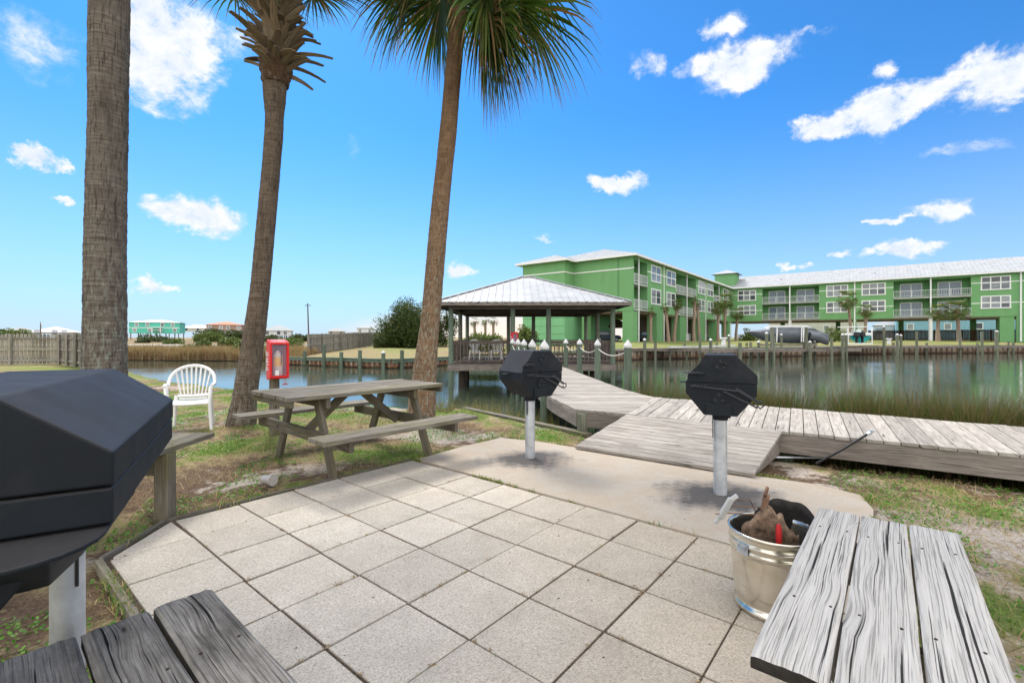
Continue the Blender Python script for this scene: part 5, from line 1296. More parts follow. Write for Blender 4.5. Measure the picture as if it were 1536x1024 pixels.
for x in (1165,1202,1205): mb.beam(at(x,513,43.3),at(x+1,488,43.3),.07,.07,up=(0,1,0))
mb.beam(at(1150,489,43.3),at(1212,489,43.3),.08,.12); mb.build('lift_frame',white,lf)
mb=MB(); mb.beam(at(1140,517,43.6),at(1225,517,43.6),.2,.2); mb.beam(at(1140,517,46.3),at(1225,517,46.3),.2,.2); mb.build('cradle',W_dock,lf)
# open boat seen from the stern
teal=plain('teal_hull',(.03,.38,.36),.35); 
ob=thing('motor_boat','teal and white open boat seen from the stern with two black outboards','boat',tuple(at(1290,512,50)))
Yb=50
mb=MB(); pr=[(1274,502),(1307,502),(1306,507),(1300,512),(1290.5,515),(1281,512),(1275,507)]
c0=[at(x,y,Yb) for x,y in pr]; c1=[at(1290.5+(x-1290.5)*.6,y,Yb+6) for x,y in pr]; n=len(pr)
mb.add([tuple(v) for v in c0+c1],[tuple(range(n)),tuple(range(2*n-1,n-1,-1))]+[(i,(i+1)%n,(i+1)%n+n,i+n) for i in range(n)]); mb.build('hull',teal,ob)
mb=MB(); mb.beam(at(1273.5,501.5,Yb-.05),at(1307.5,501.5,Yb-.05),.3,.22); mb.beam(at(1274.5,501,Yb),at(1281,500,Yb+5.8),.2,.2); mb.beam(at(1306.5,501,Yb),at(1300,500,Yb+5.8),.2,.2); mb.beam(at(1284,504,Yb+1.8),at(1284,494,Yb+1.8),.5,.9,up=(0,1,0)); mb.build('gunwale_and_console',white,ob)
for x in (1285,1293.5):
    mb=MB(); mb.beam(at(x,505,Yb-.4),at(x,498,Yb-.4),.36,.5,up=(0,1,0)); mb.beam(at(x,514,Yb-.3),at(x,505,Yb-.3),.14,.3,up=(0,1,0)); mb.build('outboard_motor',black,ob,bevel=.05)
mb=MB()
for x in (1281,1301):
    for dy in (1.2,2.8): mb.beam(at(x,502,Yb+dy),at(x,490.5,Yb+dy),.05,.05,up=(0,1,0))
mb.build('top_frame',white,ob)
a,b=at(1279,490,Yb+1),at(1303,490,Yb+1); mb=MB(); mb.slab([(a.x,a.y),(b.x,b.y),(b.x,b.y+2.4),(a.x,b.y+2.4)],a.z+.05,.08); mb.build('hard_top',white,ob)
bl_=thing('boat_lift','white framed boat lift around the teal boat with twin outboards','boat lift',tuple(at(1306,516,49.6)))
mb=MB()
for x in (1272,1308): mb.beam(at(x,517,49.6),at(x,492,49.6),.09,.09,up=(0,1,0))
mb.beam(at(1272,515.5,49.6),at(1308,515.5,49.6),.15,.15); mb.build('lift_frame',white,bl_)
# ------------------------------------------------------------------ green building
def stucco(name,c,lap=0):
    m,t=newmat(name); p=pos(t); n=t.noise(p,.5,6,.65); n2=t.noise(p,12,4,.6); n3=t.noise(t.scale(p,(1.2,1.2,.15)),1,5,.6)
    k=t.math('ADD',t.math('MULTIPLY',t.math('SUBTRACT',n,.5),.22),t.math('MULTIPLY',t.math('SUBTRACT',n3,.5),.22)); k=t.math('ADD',k,1)
    col=t.mix(1,c,t.n('ShaderNodeCombineColor',{0:k,1:k,2:k}).outputs[0],'MULTIPLY')
    h=n2
    t.out(col,.85,t.bump(h,.4,.02),spec=.2); return m
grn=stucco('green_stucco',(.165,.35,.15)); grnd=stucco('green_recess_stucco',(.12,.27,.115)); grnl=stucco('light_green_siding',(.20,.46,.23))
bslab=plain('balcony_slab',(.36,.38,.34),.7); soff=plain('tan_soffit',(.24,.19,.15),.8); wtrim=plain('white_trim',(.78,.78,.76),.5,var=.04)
def pane_mat():
    m,t=newmat('window_glass'); r=rnd(t); n=t.noise(t.scale(pos(t),(1,1,3)),.8,3,.6)
    col=t.mix(t.ramp(t.math('ADD',t.math('MULTIPLY',n,.6),t.math('MULTIPLY',r,.5)),[(.35,0),(.75,1)]),(.05,.06,.075),(.26,.29,.31))
    t.out(col,.08,None,0,.6); return m
pane=pane_mat(); slide=plain('sliding_glass',(.12,.17,.22),.1,spec=.6); railm=plain('white_railing_mesh',(.66,.68,.68),.5)
ax=Vector((.613,.79)).normalized(); bx=Vector((.79,-.613)).normalized()
C0=Vector((15.05,57.7)); LA=50.3; K=C0+ax*LA; ZG=.75; Z2=5.09; Z3=8.34; ZE=11.62
B=thing('green_building','long green three storey building on pillars with white metal roof across the water','building',(C0.x,C0.y,ZG))
def solve(px,o,d): r=(px-768)/F; return (o.y*r-o.x)/(d.x-d.y*r)
def wbox(mb,o,d,s0,s1,dep0,dep1,z0,z1,m=0):
    """box along d from s0 to s1, from depth dep0 to dep1 behind the face"""
    n=Vector((-d.y,d.x)) if False else inward
    p=[o+d*s0+n*dep0,o+d*s1+n*dep0,o+d*s1+n*dep1,o+d*s0+n*dep1]
    mb.slab([(q.x,q.y) for q in p],z1,z1-z0,(d.x,d.y),m=m)
def window(o,d,s0,s1,z0,z1,nlt=2):
    fr=MB(); n=inward; w=.16; P=lambda s,z,dp:(o.x+d.x*s-n.x*dp,o.y+d.y*s-n.y*dp,z)
    def bar(sa,sb,za,zb,dp0=-.02,dp1=.07):
        p=[o+d*sa-n*dp1,o+d*sb-n*dp1,o+d*sb-n*dp0,o+d*sa-n*dp0]; fr.slab([(q.x,q.y) for q in p],zb,zb-za,(d.x,d.y))
    bar(s0,s1,z1-w,z1); bar(s0-.05,s1+.05,z0,z0+w,dp1=.10); bar(s0,s0+w,z0+w,z1-w); bar(s1-w,s1,z0+w,z1-w)
    k=(s1-s0)/nlt
    for i in range(1,nlt): bar(s0+k*i-.07,s0+k*i+.07,z0+w,z1-w)
    bar(s0+w,s1-w,(z0+z1)/2-.03,(z0+z1)/2+.03,dp1=.02)
    f=fr.build('window',wtrim,B)
    pn=MB()
    for i in range(nlt):
        a=s0+k*i+(w if i==0 else .07)-.01; b=s0+k*(i+1)-(w if i==nlt-1 else .07)+.01
        for za,zb in ((z0+w,(z0+z1)/2),((z0+z1)/2,z1-w)): pn.add([P(a,za,.012),P(b,za,.012),P(b,zb,.012),P(a,zb,.012)],[(0,1,2,3)])
    pn.build('panes',pane,f)
def balcony(o,d,s0,s1,zf,zc):
    n=inward; mb=MB(); a=o+d*s0-n*.02; b=o+d*s1-n*.02
    for z,w,t_ in ((1.10,.07,.06),(.18,.05,.05)): mb.beam((a.x,a.y,zf+z),(b.x,b.y,zf+z),w,t_)
    N=max(2,int((s1-s0)/1.6))
    for i in range(N+1): q=a.lerp(b,i/N); mb.beam((q.x,q.y,zf),(q.x,q.y,zf+1.12),.06,.06,up=(d.x,d.y,0))
    N=int((s1-s0)/.2)
    for i in range(1,N): q=a.lerp(b,i/N); mb.beam((q.x,q.y,zf+.18),(q.x,q.y,zf+1.08),.028,.028,up=(d.x,d.y,0))
    mb.build('balcony_railing',railm,B)
    c=(s0+s1)/2; w=min(1.5,(s1-s0)*.30); mb=MB(); wbox(mb,o,d,c-w,c+w,1.72,1.78,zf+.02,zf+2.35); door=mb.build('sliding_door',slide,B)
    mb=MB()
    for q in (-w,0,w): wbox(mb,o,d,c+q-.05,c+q+.05,1.66,1.70,zf+.02,zf+2.35)
    wbox(mb,o,d,c-w,c+w,1.66,1.699,zf+2.35,zf+2.45); mb.build('door_frame',wtrim,door)
def chairs(o,d,s,zf):
    pass
def facade(o,d,walls,bals,L):
    mb=MB()
    for s0,s1 in walls: wbox(mb,o,d,s0,s1,0,1.8,Z2-.35,ZE)
    mb.build('wall',grn,B)
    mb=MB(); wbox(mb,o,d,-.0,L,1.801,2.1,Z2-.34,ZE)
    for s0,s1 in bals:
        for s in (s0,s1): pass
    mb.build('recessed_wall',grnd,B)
    mb=MB()
    for s0,s1 in bals:
        for z in (Z2,Z3): mb=MB(); wbox(mb,o,d,s0,s1,-.06,1.8,z-.28,z); mb.build('balcony_floor',bslab,B)
        mb=MB(); wbox(mb,o,d,s0,s1,-.02,1.8,ZE-.42,ZE-.003); mb.build('header',grn,B)
def rng_(o,d,a,b): return solve(a,o,d),solve(b,o,d)
# wing 1 (runs away from the viewer); inward = away from the courtyard
inward=Vector((-bx.x,-bx.y))
b1_=[rng_(C0,ax,951,971),rng_(C0,ax,1014,1030),rng_(C0,ax,1031,1044),rng_(C0,ax,1070.5,1082)]
w1_=[(-.02,b1_[0][0]),(b1_[0][1],b1_[1][0]),(b1_[1][1],b1_[2][0]),(b1_[2][1],b1_[3][0]),(b1_[3][1],LA)]
facade(C0,ax,w1_,b1_,LA)
for s0,s1 in b1_:
    balcony(C0,ax,s0,s1,Z2,Z3); balcony(C0,ax,s0,s1,Z3,ZE)
for a,b in ((976.5,991),(999.5,1013),(1047,1057),(1061,1069.5),(1085,1091.5),(1093,1098.5)):
    s0,s1=rng_(C0,ax,a,b); window(C0,ax,s0,s1,8.95,11.25,2); window(C0,ax,s0,s1,5.9,8.05,2)
# wing 2
inward=Vector((ax.x,ax.y)); L2=solve(1536,K,bx)+16
b2_=[rng_(K,bx,1143.5,1184),rng_(K,bx,1185.5,1228.5),rng_(K,bx,1340.4,1395.5),rng_(K,bx,1397,1456.5)]
s_last=solve(1536,K,bx)
b2_.append((s_last+6,s_last+12))
w2_=[(0,b2_[0][0]),(b2_[0][1],b2_[1][0]),(b2_[1][1],b2_[2][0]),(b2_[2][1],b2_[3][0]),(b2_[3][1],b2_[4][0]),(b2_[4][1],L2)]
facade(K,bx,w2_,b2_,L2)
for s0,s1 in b2_: balcony(K,bx,s0,s1,Z2,Z3); balcony(K,bx,s0,s1,Z3,ZE)
for a,b in ((1106.7,1134),(1239.4,1272.4),(1292.3,1328.5),(1471,1516.5)):
    s0,s1=rng_(K,bx,a,b); window(K,bx,s0,s1,8.95,11.15,3); window(K,bx,s0,s1,6.0,8.05,3)
# end wall in three planes, trim bands, ground floor
R1=C0-bx*8.5; R2=R1-ax*2.24; R3=R2-bx*6.9
mb=MB()
def blk(mb,poly,z0,z1): mb.slab([(q.x,q.y) for q in poly],z1,z1-z0)
blk(mb,[C0+ax*.01-bx*1.79,R1+ax*.01,R1+ax*13,C0+ax*13-bx*1.79],Z2-.35,ZE-.002)
mb.build('end_wall',grn,B)
mb=MB(); blk(mb,[R2,R3,R3+ax*14,R2+ax*14],Z2-.35,ZE-.001); mb.build('end_bay',grn,B)
mb=MB(); blk(mb,[R2+ax*.01-bx*.02,R3+ax*.02,R3+ax*13.9,R2+ax*13.9-bx*.02],ZG-.3,Z2-.36)
mb.build('ground_floor_room',grnl,B)
mb=MB()
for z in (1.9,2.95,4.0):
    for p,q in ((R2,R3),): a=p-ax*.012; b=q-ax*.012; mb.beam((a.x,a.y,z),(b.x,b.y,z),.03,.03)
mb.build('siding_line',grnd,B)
mb=MB()
for p,q,n in ((C0,R1,-ax),(R1,R2,bx),(R2,R3,-ax)):
    a=p+n*.03;b=q+n*.03; mb=MB(); mb.beam((a.x,a.y,ZE-1.55),(b.x,b.y,ZE-1.55),.05,.14); mb.build('trim_band',wtrim,B)
for o,d,ww,n in ((C0,ax,w1_,bx),(K,bx,w2_,-ax)):
    for s0,s1 in ww:
        a=o+d*(s0+.02)+n*.02; b=o+d*(s1-.02)+n*.02
        for z in ((ZE-1.45,) if d is ax else (ZE-1.45,6.9)): mb=MB(); mb.beam((a.x,a.y,z),(b.x,b.y,z),.04,.13); mb.build('trim_band',wtrim,B)
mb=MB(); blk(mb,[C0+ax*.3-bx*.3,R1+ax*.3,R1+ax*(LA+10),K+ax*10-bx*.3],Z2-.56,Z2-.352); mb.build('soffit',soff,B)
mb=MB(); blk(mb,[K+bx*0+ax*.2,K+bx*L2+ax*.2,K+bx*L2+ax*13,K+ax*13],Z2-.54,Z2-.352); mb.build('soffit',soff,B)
# body of both wings behind the recesses
mb=MB(); blk(mb,[C0+ax*13.01-bx*2.2,C0+ax*13.01-bx*15.4,C0+ax*(LA+12)-bx*15.4,C0+ax*(LA+12)-bx*2.2],Z2-.345,ZE-.004); mb.build('rear_wall',grn,B)
mb=MB(); blk(mb,[K+ax*2.2+bx*.1,K+ax*2.2+bx*L2,K+ax*13+bx*L2,K+ax*13+bx*.1],Z2-.345,ZE-.004); mb.build('rear_wall',grn,B)
# pillars with white downpipes
def pillar(o,d,s,w,n,dep=.9,pipe=True,col=grn):
    global inward
    mb=MB(); wbox(mb,o,d,s-w/2,s+w/2,.02,dep,ZG-.4,Z2-.35); p=mb.build('pillar',col,B)
    if pipe:
        q=o+d*(s+w/2+.1)-n*.1; mb=MB(); mb.beam((q.x,q.y,ZG-.2),(q.x,q.y,ZE),.13,.13,up=(d.x,d.y,0)); mb.build('downpipe',wtrim,p)
inward=Vector((-bx.x,-bx.y))
for px,w in ((943.5,1.5),(990,2.4),(1025,2.9),(1054,3.0),(1076,1.6),(1094,1.5)): 
    s=max(.78,solve(px,C0,ax)); pillar(C0,ax,s,w,inward,1.4)
for s in (6,14,22,30,38): pillar(C0-bx*13,ax,s,1.1,inward,.8,False)
inward=Vector((ax.x,ax.y))
q=R1+bx*2.2; mb=MB(); blk(mb,[q,q-bx*.9,q-bx*.9+ax*.9,q+ax*.9],ZG-.3,Z2-.35); mb.build('pillar',grn,B)
for px in (1184.8,1282,1396,1531):
    s=solve(px,K,bx); pillar(K,bx,s,.5 if px!=1531 else .9,inward,.5,False,wtrim if px in(1184.8,1396) else grn)
    o=K+bx*(s+(.0 if px in(1184.8,1396) else .0))-ax*.12; mb=MB(); mb.beam((o.x,o.y,ZG),(o.x,o.y,ZE),.20,.20,up=(bx.x,bx.y,0)); mb.build('downpipe',wtrim,B)
for s in (8,18,28,38,48): pillar(K+ax*12,bx,s,.8,inward,.6,False)
mb=MB(); wbox(mb,K,bx,s_last-2.6,s_last-1.0,.1,3,ZG-.4,Z2-.35); mb.build('pillar',grn,B)
# stair core and stores under wing 1
dk=plain('under_building_wall',(.20,.16,.13),.85)
mb=MB()
for s0,s1,d0,d1 in ((17,23,5,9),(30,34,4,10),(40,49,3,8)): 
    inward=Vector((-bx.x,-bx.y)); wbox(mb,C0,ax,s0,s1,d0,d1,ZG-.3,Z2-.56)
mb.build('store_room',dk,B)
# roofs
OV=.75
def hip(name,P,r0,r1,ze,sp=.55,seam=True):
    A=[(p.x,p.y,ze) for p in P]; mb=MB()
    mb.add([A[0],A[1],r1,r0],[(0,1,2,3)]); mb.add([A[1],A[2],r1],[(0,1,2)]); mb.add([A[2],A[3],r0,r1],[(0,1,2,3)]); mb.add([A[3],A[0],r0],[(0,1,2)])
    o=mb.build(name,roofm,B,solid=.05)
    mb=MB(); rib_plane(mb,A[0],A[1],r0,r1,sp,.06,.05); rib_plane(mb,A[3],A[0],r0,r0,sp,.06,.05); rib_plane(mb,A[1],A[2],r1,r1,sp,.06,.05); mb.build('roof_seams',roofm,o)
    mb=MB()
    for i in range(4):
        p=Vector(A[i]); q=Vector(A[(i+1)%4]); mb.beam(p-Vector((0,0,.12)),q-Vector((0,0,.12)),.08,.26)
    mb.build('gutter',wtrim,o)
    mb=MB(); mb.add([(x,y,z-.14) for x,y,z in A],[(0,1,2,3)]); mb.build('eave_soffit',plain('pale_soffit',(.55,.55,.50),.8),o,solid=.03)
    return o
W1=15.5; a_=C0-ax*OV+bx*OV; b_=K+ax*14+bx*OV; c_=K+ax*14-bx*(W1+OV); d_=C0-ax*OV-bx*(W1+OV)
zr_=ZE+2.75
ra=C0+ax*7.6-bx*7.75; rb=K+ax*6.5-bx*7.75
hip('roof',[a_,b_,c_,d_],(ra.x,ra.y,zr_),(rb.x,rb.y,zr_),ZE+.12)
e0=R2-ax*OV+bx*OV; e3=R3-ax*OV-bx*OV; e1=e0+ax*9; e2=e3+ax*9; m0=(R2+R3)/2+ax*3.3; m1=m0+ax*3
hip('bay_roof',[e0,e1,e2,e3],(m0.x,m0.y,ZE+1.45),(m1.x,m1.y,ZE+1.45),ZE+.10)
a_=K-bx*3-ax*OV; b_=K+bx*(L2+OV)-ax*OV; c_=K+bx*(L2+OV)+ax*(13+OV); d_=K-bx*3+ax*(13+OV); ra=K+bx*0+ax*6.7; rb=K+bx*(L2-6)+ax*6.7
hip('roof',[a_,b_,c_,d_],(ra.x,ra.y,ZE+3.1),(rb.x,rb.y,ZE+3.1),ZE+.13)
q=K-bx*1.2+ax*2.5; zt_=15.6
mb=MB(); blk(mb,[q-bx*2-ax*2,q+bx*2-ax*2,q+bx*2+ax*2,q-bx*2+ax*2],ZE,zt_-.7); mb.build('tower',grn,B)
mb=MB(); T=[q-bx*2.6-ax*2.6,q+bx*2.6-ax*2.6,q+bx*2.6+ax*2.6,q-bx*2.6+ax*2.6]; T=[(v.x,v.y,zt_-.7) for v in T]; ap=(q.x,q.y,zt_+.35)
for i in range(4): mb.add([T[i],T[(i+1)%4],ap],[(0,1,2)])
mb.build('tower_roof',roofm,B,solid=.06)
for s,z in ((9,2.2),(24,2.2),(33,2.2)):
    q=K+bx*s+ax*(z); mb=MB(); mb.cyl((q.x,q.y,ZE+1),(q.x,q.y,ZE+1.75),.12,n=8); mb.build('roof_vent',galv,B)
# fences and things behind the building
def fence(name,label,pts,h,mat,z0=0,bw_=.14,gap=.03,post=2.4,toward=None,rails=3,dog=True,group=None,postmat=None,zs=None):
    f=thing(name,label,'fence',(pts[0][0],pts[0][1],z0),group); mb=MB(); rl=MB(); pk=[]
    for i,(a,b) in enumerate(zip(pts[:-1],pts[1:])):
        a=Vector(a); b=Vector(b); L=(b-a).length; d=(b-a)/L; nn=Vector((d.y,-d.x)); 
        if nn.dot(a)>0: nn=-nn
        za,zb=(zs[i],zs[i+1]) if zs else (z0,z0)
        n=int(L/(bw_+gap))
        for k in range(n):
            t=(k+.5)/n; q=a+d*(L*t); z=za+(zb-za)*t; hh=h+rng.uniform(-.02,.03); w=bw_/2
            zt2=z+hh; e=d*w; c=d*(w*.5)
            pol=[(-w,0),(w,0),(w,hh-.06),(w*.45,hh),(-w*.45,hh),(-w,hh-.06)] if dog else [(-w,0),(w,0),(w,hh),(-w,hh)]
            mb.prism(pol,(q.x,q.y,z+.02),(d.x,d.y,0),(0,0,1),(-nn.x,-nn.y,0),.022)
            o=rng.random()*9
            for ff in range(len(mb.uv)-len(pol)-2,len(mb.uv)): mb.uv[ff]=[(vv[2]+o if True else 0,(vv[0]*d.x+vv[1]*d.y)+o) for vv in [mb.v[ix] for ix in mb.f[ff]]]
        for r in range(rails):
            zz=h*(.14+.72*r/(max(1,rails-1))); p=a+nn*.03; q=b+nn*.03; rl.beam((p.x,p.y,za+zz),(q.x,q.y,zb+zz),.045,.095)
        m_=max(1,round(L/post))
        for k in range(m_+(1 if i==len(pts)-2 else 0)): t=k/m_; q=a+d*(L*t)+nn*.09; z=za+(zb-za)*t; pk.append((q.x,q.y,z))
    mb.build('pickets',mat,f); rl.build('rails',mat,f)
    for q in pk: m2=MB(); m2.beam((q[0],q[1],q[2]-.2),(q[0],q[1],q[2]+h+.02),.11,.11); m2.build('post',postmat or mat,f)
    return f
s0=solve(1308,K,bx); o_=K+ax*9
fence('privacy_fence','dark brown board fence seen beneath the right wing of the green building',[tuple(o_+bx*(s0-2)),tuple(o_+bx*(L2))],1.9,W_brown,ZG+.1,.16,.03,3.5,dog=False,rails=2)
o_=K+ax*7
fence('picket_fence','white picket fence beneath the inner corner of the green building',[tuple(C0+ax*26-bx*1.9),tuple(C0+ax*47-bx*1.9)],1.3,white,ZG,.12,.06,3,dog=False,rails=2)
fence('picket_fence','white low fence behind the covered boat',[tuple(K+bx*1+ax*3),tuple(K+bx*18+ax*3)],1.3,white,ZG,.12,.06,3,dog=False,rails=2)

# ------------------------------------------------------------------ houses
def house(name,label,c,w,d,rz,z0,h,wallm,roof_m,rh=2.0,levels=2,piles=0,ov=.6,nw=4,ridge=.25,porch=False,trim=wtrim,group='houses far behind the marsh and the lawn'):
    r=thing(name,label,'house',(0,0,0),group)
    zb=piles; mb=MB(); mb.slab([(-w/2,-d/2),(w/2,-d/2),(w/2,d/2),(-w/2,d/2)],zb+h,h); mb.build('wall',wallm,r)
    if piles:
        for k in range(6):
            x=-w/2+.5+(w-1)*k/5
            for y in (-d/2+.4,d/2-.4): mb=MB(); mb.beam((x,y,-1),(x,y,zb),.35,.35,up=(1,0,0)); mb.build('pile',W_dock,r)
    A=[(-w/2-ov,-d/2-ov,zb+h),(w/2+ov,-d/2-ov,zb+h),(w/2+ov,d/2+ov,zb+h),(-w/2-ov,d/2+ov,zb+h)]; r0=(-w*ridge,0,zb+h+rh); r1=(w*ridge,0,zb+h+rh)
    mb=MB(); mb.add([A[0],A[1],r1,r0],[(0,1,2,3)]); mb.add([A[1],A[2],r1],[(0,1,2)]); mb.add([A[2],A[3],r0,r1],[(0,1,2,3)]); mb.add([A[3],A[0],r0],[(0,1,2)]); mb.add(A,[(3,2,1,0)]); mb.build('roof',roof_m,r)
    for lv in range(levels):
        zc=zb+h*(lv+.58)/levels
        for k in range(nw):
            x=-w/2+w*(k+.5)/nw+(.4 if (k+lv)%2 else -.3)
            m2=MB(); m2.box((x,-d/2-.03,zc),(1.3,.08,1.5)); wf=m2.build('window',trim,r); m2=MB(); m2.box((x,-d/2-.085,zc),(1.0,.04,1.2)); m2.build('pane',pane,wf)
    if levels==2: mb=MB(); mb.box((0,-d/2-.05,zb+h*.5),(w,.12,.25)); mb.build('trim_band',trim,r)
    if porch:
        m2=MB(); m2.box((w*.05,-d/2-1,zb+h*.27),(3.2,2,.2)); 
        for x in (-1.4,1.4): m2.box((w*.05+x,-d/2-1.9,zb+h*.26),(.25,.25,h*.5))
        m2.box((w*.05,-d/2-1.0,zb+h*.52),(3.6,2.2,.25)); m2.build('porch',trim,r)
    r.location=(c[0],c[1],z0); r.rotation_euler=(0,0,rz); return r
tealw=plain('teal_siding',(.10,.50,.38),.7); creamw=plain('cream_siding',(.55,.54,.48),.8); brownw=plain('brown_siding',(.33,.23,.19),.8); whitew=plain('white_siding',(.62,.65,.68),.7); bluew=plain('blue_siding',(.22,.42,.52),.7); tanw=plain('tan_siding',(.48,.42,.34),.8)
rgrey=plain('grey_shingle',(.30,.32,.33),.8); rlight=plain('pale_metal_roof',(.62,.64,.66),.6); rred=plain('terracotta_roof',(.45,.19,.11),.8)
def hp(x,yb,Y): q=at(x,yb,Y); return (q.x,q.y),q.z
for (nm,lb,x,yb,Y,wpx,hpx,rpx,wm,rm_,kw) in (
 ('house','two storey teal house on piles with a pale roof',237.5,505.0,200,60,21,4,tealw,rlight,dict(piles=1.5,porch=True,ridge=.12,nw=4)),
 ('house','cream house with a pale hip roof between the teal and the brown ones',298,497,230,36,5,5,creamw,rlight,dict(levels=1,nw=3,ridge=.12)),
 ('house','brown house with a terracotta roof left of the leaning palm',339.5,497.5,190,45,10,5,brownw,rred,dict(levels=1,nw=4,ridge=.08)),
 ('house','white house with grey roof above the red cabinet',418,505.5,150,36,9.5,8,whitew,rgrey,dict(levels=1,nw=3,ridge=.1,piles=.5)),
 ('house','small tan house with a grey roof left of the curving fence',505,503,170,22,6,5,tanw,rgrey,dict(levels=1,nw=2,ridge=.2)),
 ('house','small pale house behind the top of the curving fence',548,501,180,22,9,3,whitew,rgrey,dict(levels=1,nw=2,ridge=.2)),
 ('house','pale roofed house just showing over the left board fence',84,500,120,44,2,8,creamw,rlight,dict(levels=1,nw=3,ridge=.03)),
 ('house','low grey house far at left behind the palmetto',30,500,160,26,4,5,tanw,rgrey,dict(levels=1,nw=2)),
):
    (cx_,cy_),cz=hp(x,yb,Y); s=Y/F; pl=kw.pop('piles',0); house(nm,lb,(cx_,cy_),wpx*s,wpx*s*.7,-math.atan2(cx_,cy_)*.7,cz-.0,hpx*s-pl,wm,rm_,rh=rpx*s,piles=pl,**kw)
for (lb,x,Y,wpx,yt,yb,wm) in (('white house with pale blue window seen beneath the right wing',1352,118,66,487,508,whitew),('long blue house seen behind the brown fence at right',1440,108,150,474,508,bluew),('white building seen through the parking level behind the covered boat',1225,125,120,480,508,creamw)):
    q=at(x,yb,Y); s=Y/F; house('house',lb,(q.x,q.y),wpx*s,8,-.65,.9,(yb-yt)*s,wm,rgrey,rh=1.5,levels=1,nw=4,ov=.3,group='houses behind the green building',trim=bluew if 'blue window' in lb else wtrim)
# utility pole
up=thing('utility_pole','thin utility pole rising above the curving fence','utility pole',tuple(at(463,506,110)))
mb=MB(); mb.cyl(at(463,507,110),at(461.5,455,110),.18,.13,n=8); mb.build('pole',twig,up); mb=MB(); mb.beam(at(457.5,458,110),at(466,458,110),.15,.15); mb.build('crossarm',twig,up)
lp_=thing('lamp_post','slim lamp post over the left board fence','lamp post',tuple(at(61,500,90)))
mb=MB(); mb.cyl(at(61,506,90),at(61,483,90),.09,n=6); mb.build('pole',twig,lp_); mb=MB(); mb.beam(at(61,485,90),at(64,486,90),.2,.12); mb.build('lamp_head',galv,lp_)
# fences at left
q0=gnd(-60,547); q1=gnd(92,545.5); 
fence('privacy_fence','grey board fence across the lawn at the left edge of the photo',[(q0.x,q0.y),(q1.x,q1.y),(-17.75,19.9)],1.60,W_fence,-.02,.135,.035,2.3)
fence('privacy_fence','pale board fence curving over the grass bank left of the dark bush',[tuple(at(461,0,36.4))[:2],tuple(at(500,0,42))[:2],tuple(at(530,0,48))[:2],tuple(at(553,0,56))[:2],tuple(at(566,0,70))[:2]],1.65,W_fence,0,.15,.02,2.4,zs=[0.0,.10,.25,.35,.5])
# ------------------------------------------------------------------ bushes
def bush(label,c,rad,n,size,mat,seed,stem=True,cat='bush',name='bush',group=None,lump=14,squash=1):
    r=np.random.default_rng(seed); root=thing(name,label,cat,c,group)
    C=r.normal(size=(lump,3)); C/=np.linalg.norm(C,axis=1)[:,None]; C*=r.uniform(.35,.85,lump)[:,None]; C[:,2]=np.abs(C[:,2])*1.0-.1
    rl=r.uniform(.22,.42,lump); k=r.integers(0,lump,n); P=r.normal(size=(n,3)); P/=np.linalg.norm(P,axis=1)[:,None]; P=C[k]+P*(rl[k]*r.uniform(.55,1.15,n))[:,None]
    P=P*np.array(rad)+np.array(c)+np.array([0,0,rad[2]*.15]); P=P[P[:,2]>c[2]-.05]
    rr_=np.clip(r.uniform(0,.75,len(P))+.25*(k[:len(P)]%3)/2,0,1)
    leaflets('foliage',P,size,rr_,mat,root,flat=1,aspect=.6,kind=None)
    mb=MB(); rs=random.Random(seed)
    for i in range(6 if stem else 3):
        a=rs.uniform(0,6.28); e=Vector(c)+Vector((math.cos(a)*rad[0]*.5,math.sin(a)*rad[1]*.5,rad[2]*rs.uniform(.6,.95))); m_=Vector(c).lerp(e,.5)+Vector((0,0,rad[2]*.1)); mb.tube([Vector(c)-Vector((0,0,.1)),m_,e],[rad[0]*.05,rad[0]*.03,rad[0]*.01],6)
    mb.build('stems',twig,root); return root
q=gnd(605,521.5,.35); q.y=52; q.x=(606-768)/F*52
bush('tall dark green bush on the grass bank behind the right palm',(q.x,52,.3),(3.4,3.0,5.4),26000,.20,bush_dark,3,lump=40)
q=(( 655-768)/F*55,55); bush('dark evergreen bush between the right palm and the dock pavilion',(q[0]-.3,55,.3),(3.4,3,4.6),14000,.22,bush_dark,5,lump=26)
bush('rounded dark shrub at the left foot of the tall bush',((578-768)/F*50,50,.3),(1.4,1.4,1.8),5000,.16,bush_dark,6)
for i,(x,yb,yt,Y,w,m_,l) in enumerate(((236,512,503,110,60,bush_far,'low dark scrub in front of the teal house'),(262,520,508,75,30,bush_mid,'small olive shrub right of the pale road'),(330,508,493,120,66,bush_far,'dark scrub below the cream house'),(360,508,492,115,44,bush_far,'dark scrub below the brown house'),(316,512,495,66,40,bush_mid,'fan leaved green bush standing above the brown reeds'),(300,528,508,48,44,bush_mid,'olive shrub in the brown reeds left of its neighbour'),(366,527,507,46,52,bush_mid,'yellow green shrub left of the leaning palm'),(404,512,500,90,40,bush_far,'dark low shrub beside the leaning palm'),(430,528,508,45,56,bush_mid,'olive marsh shrub behind the red cabinet'),(346,520,506,56,34,bush_mid,'small olive shrub between two bigger ones'),(452,512,502,80,40,bush_far,'scrub left of the curving fence'),(215,516,508,95,24,bush_far,'tiny scrub right of the thickest palm'),(18,508,494,60,44,bush_mid,'palmetto showing over the left board fence'))):
    s=Y/F; b_=at(x,yb,Y); z0=b_.z if b_.z>-.5 else -.3
    bush(l,(b_.x,Y,z0),(w*s*.55,w*s*.5,(yb-yt)*s),3500 if Y<70 else 2200,.24*Y/60,m_,20+i,group='shrubs on the far bank')
bush('round green shrub beside the low fence near the covered boat',(at(1123,0,75).x,75,.9),(1.6,1.6,1.9),1500,.25,bush_mid,50)
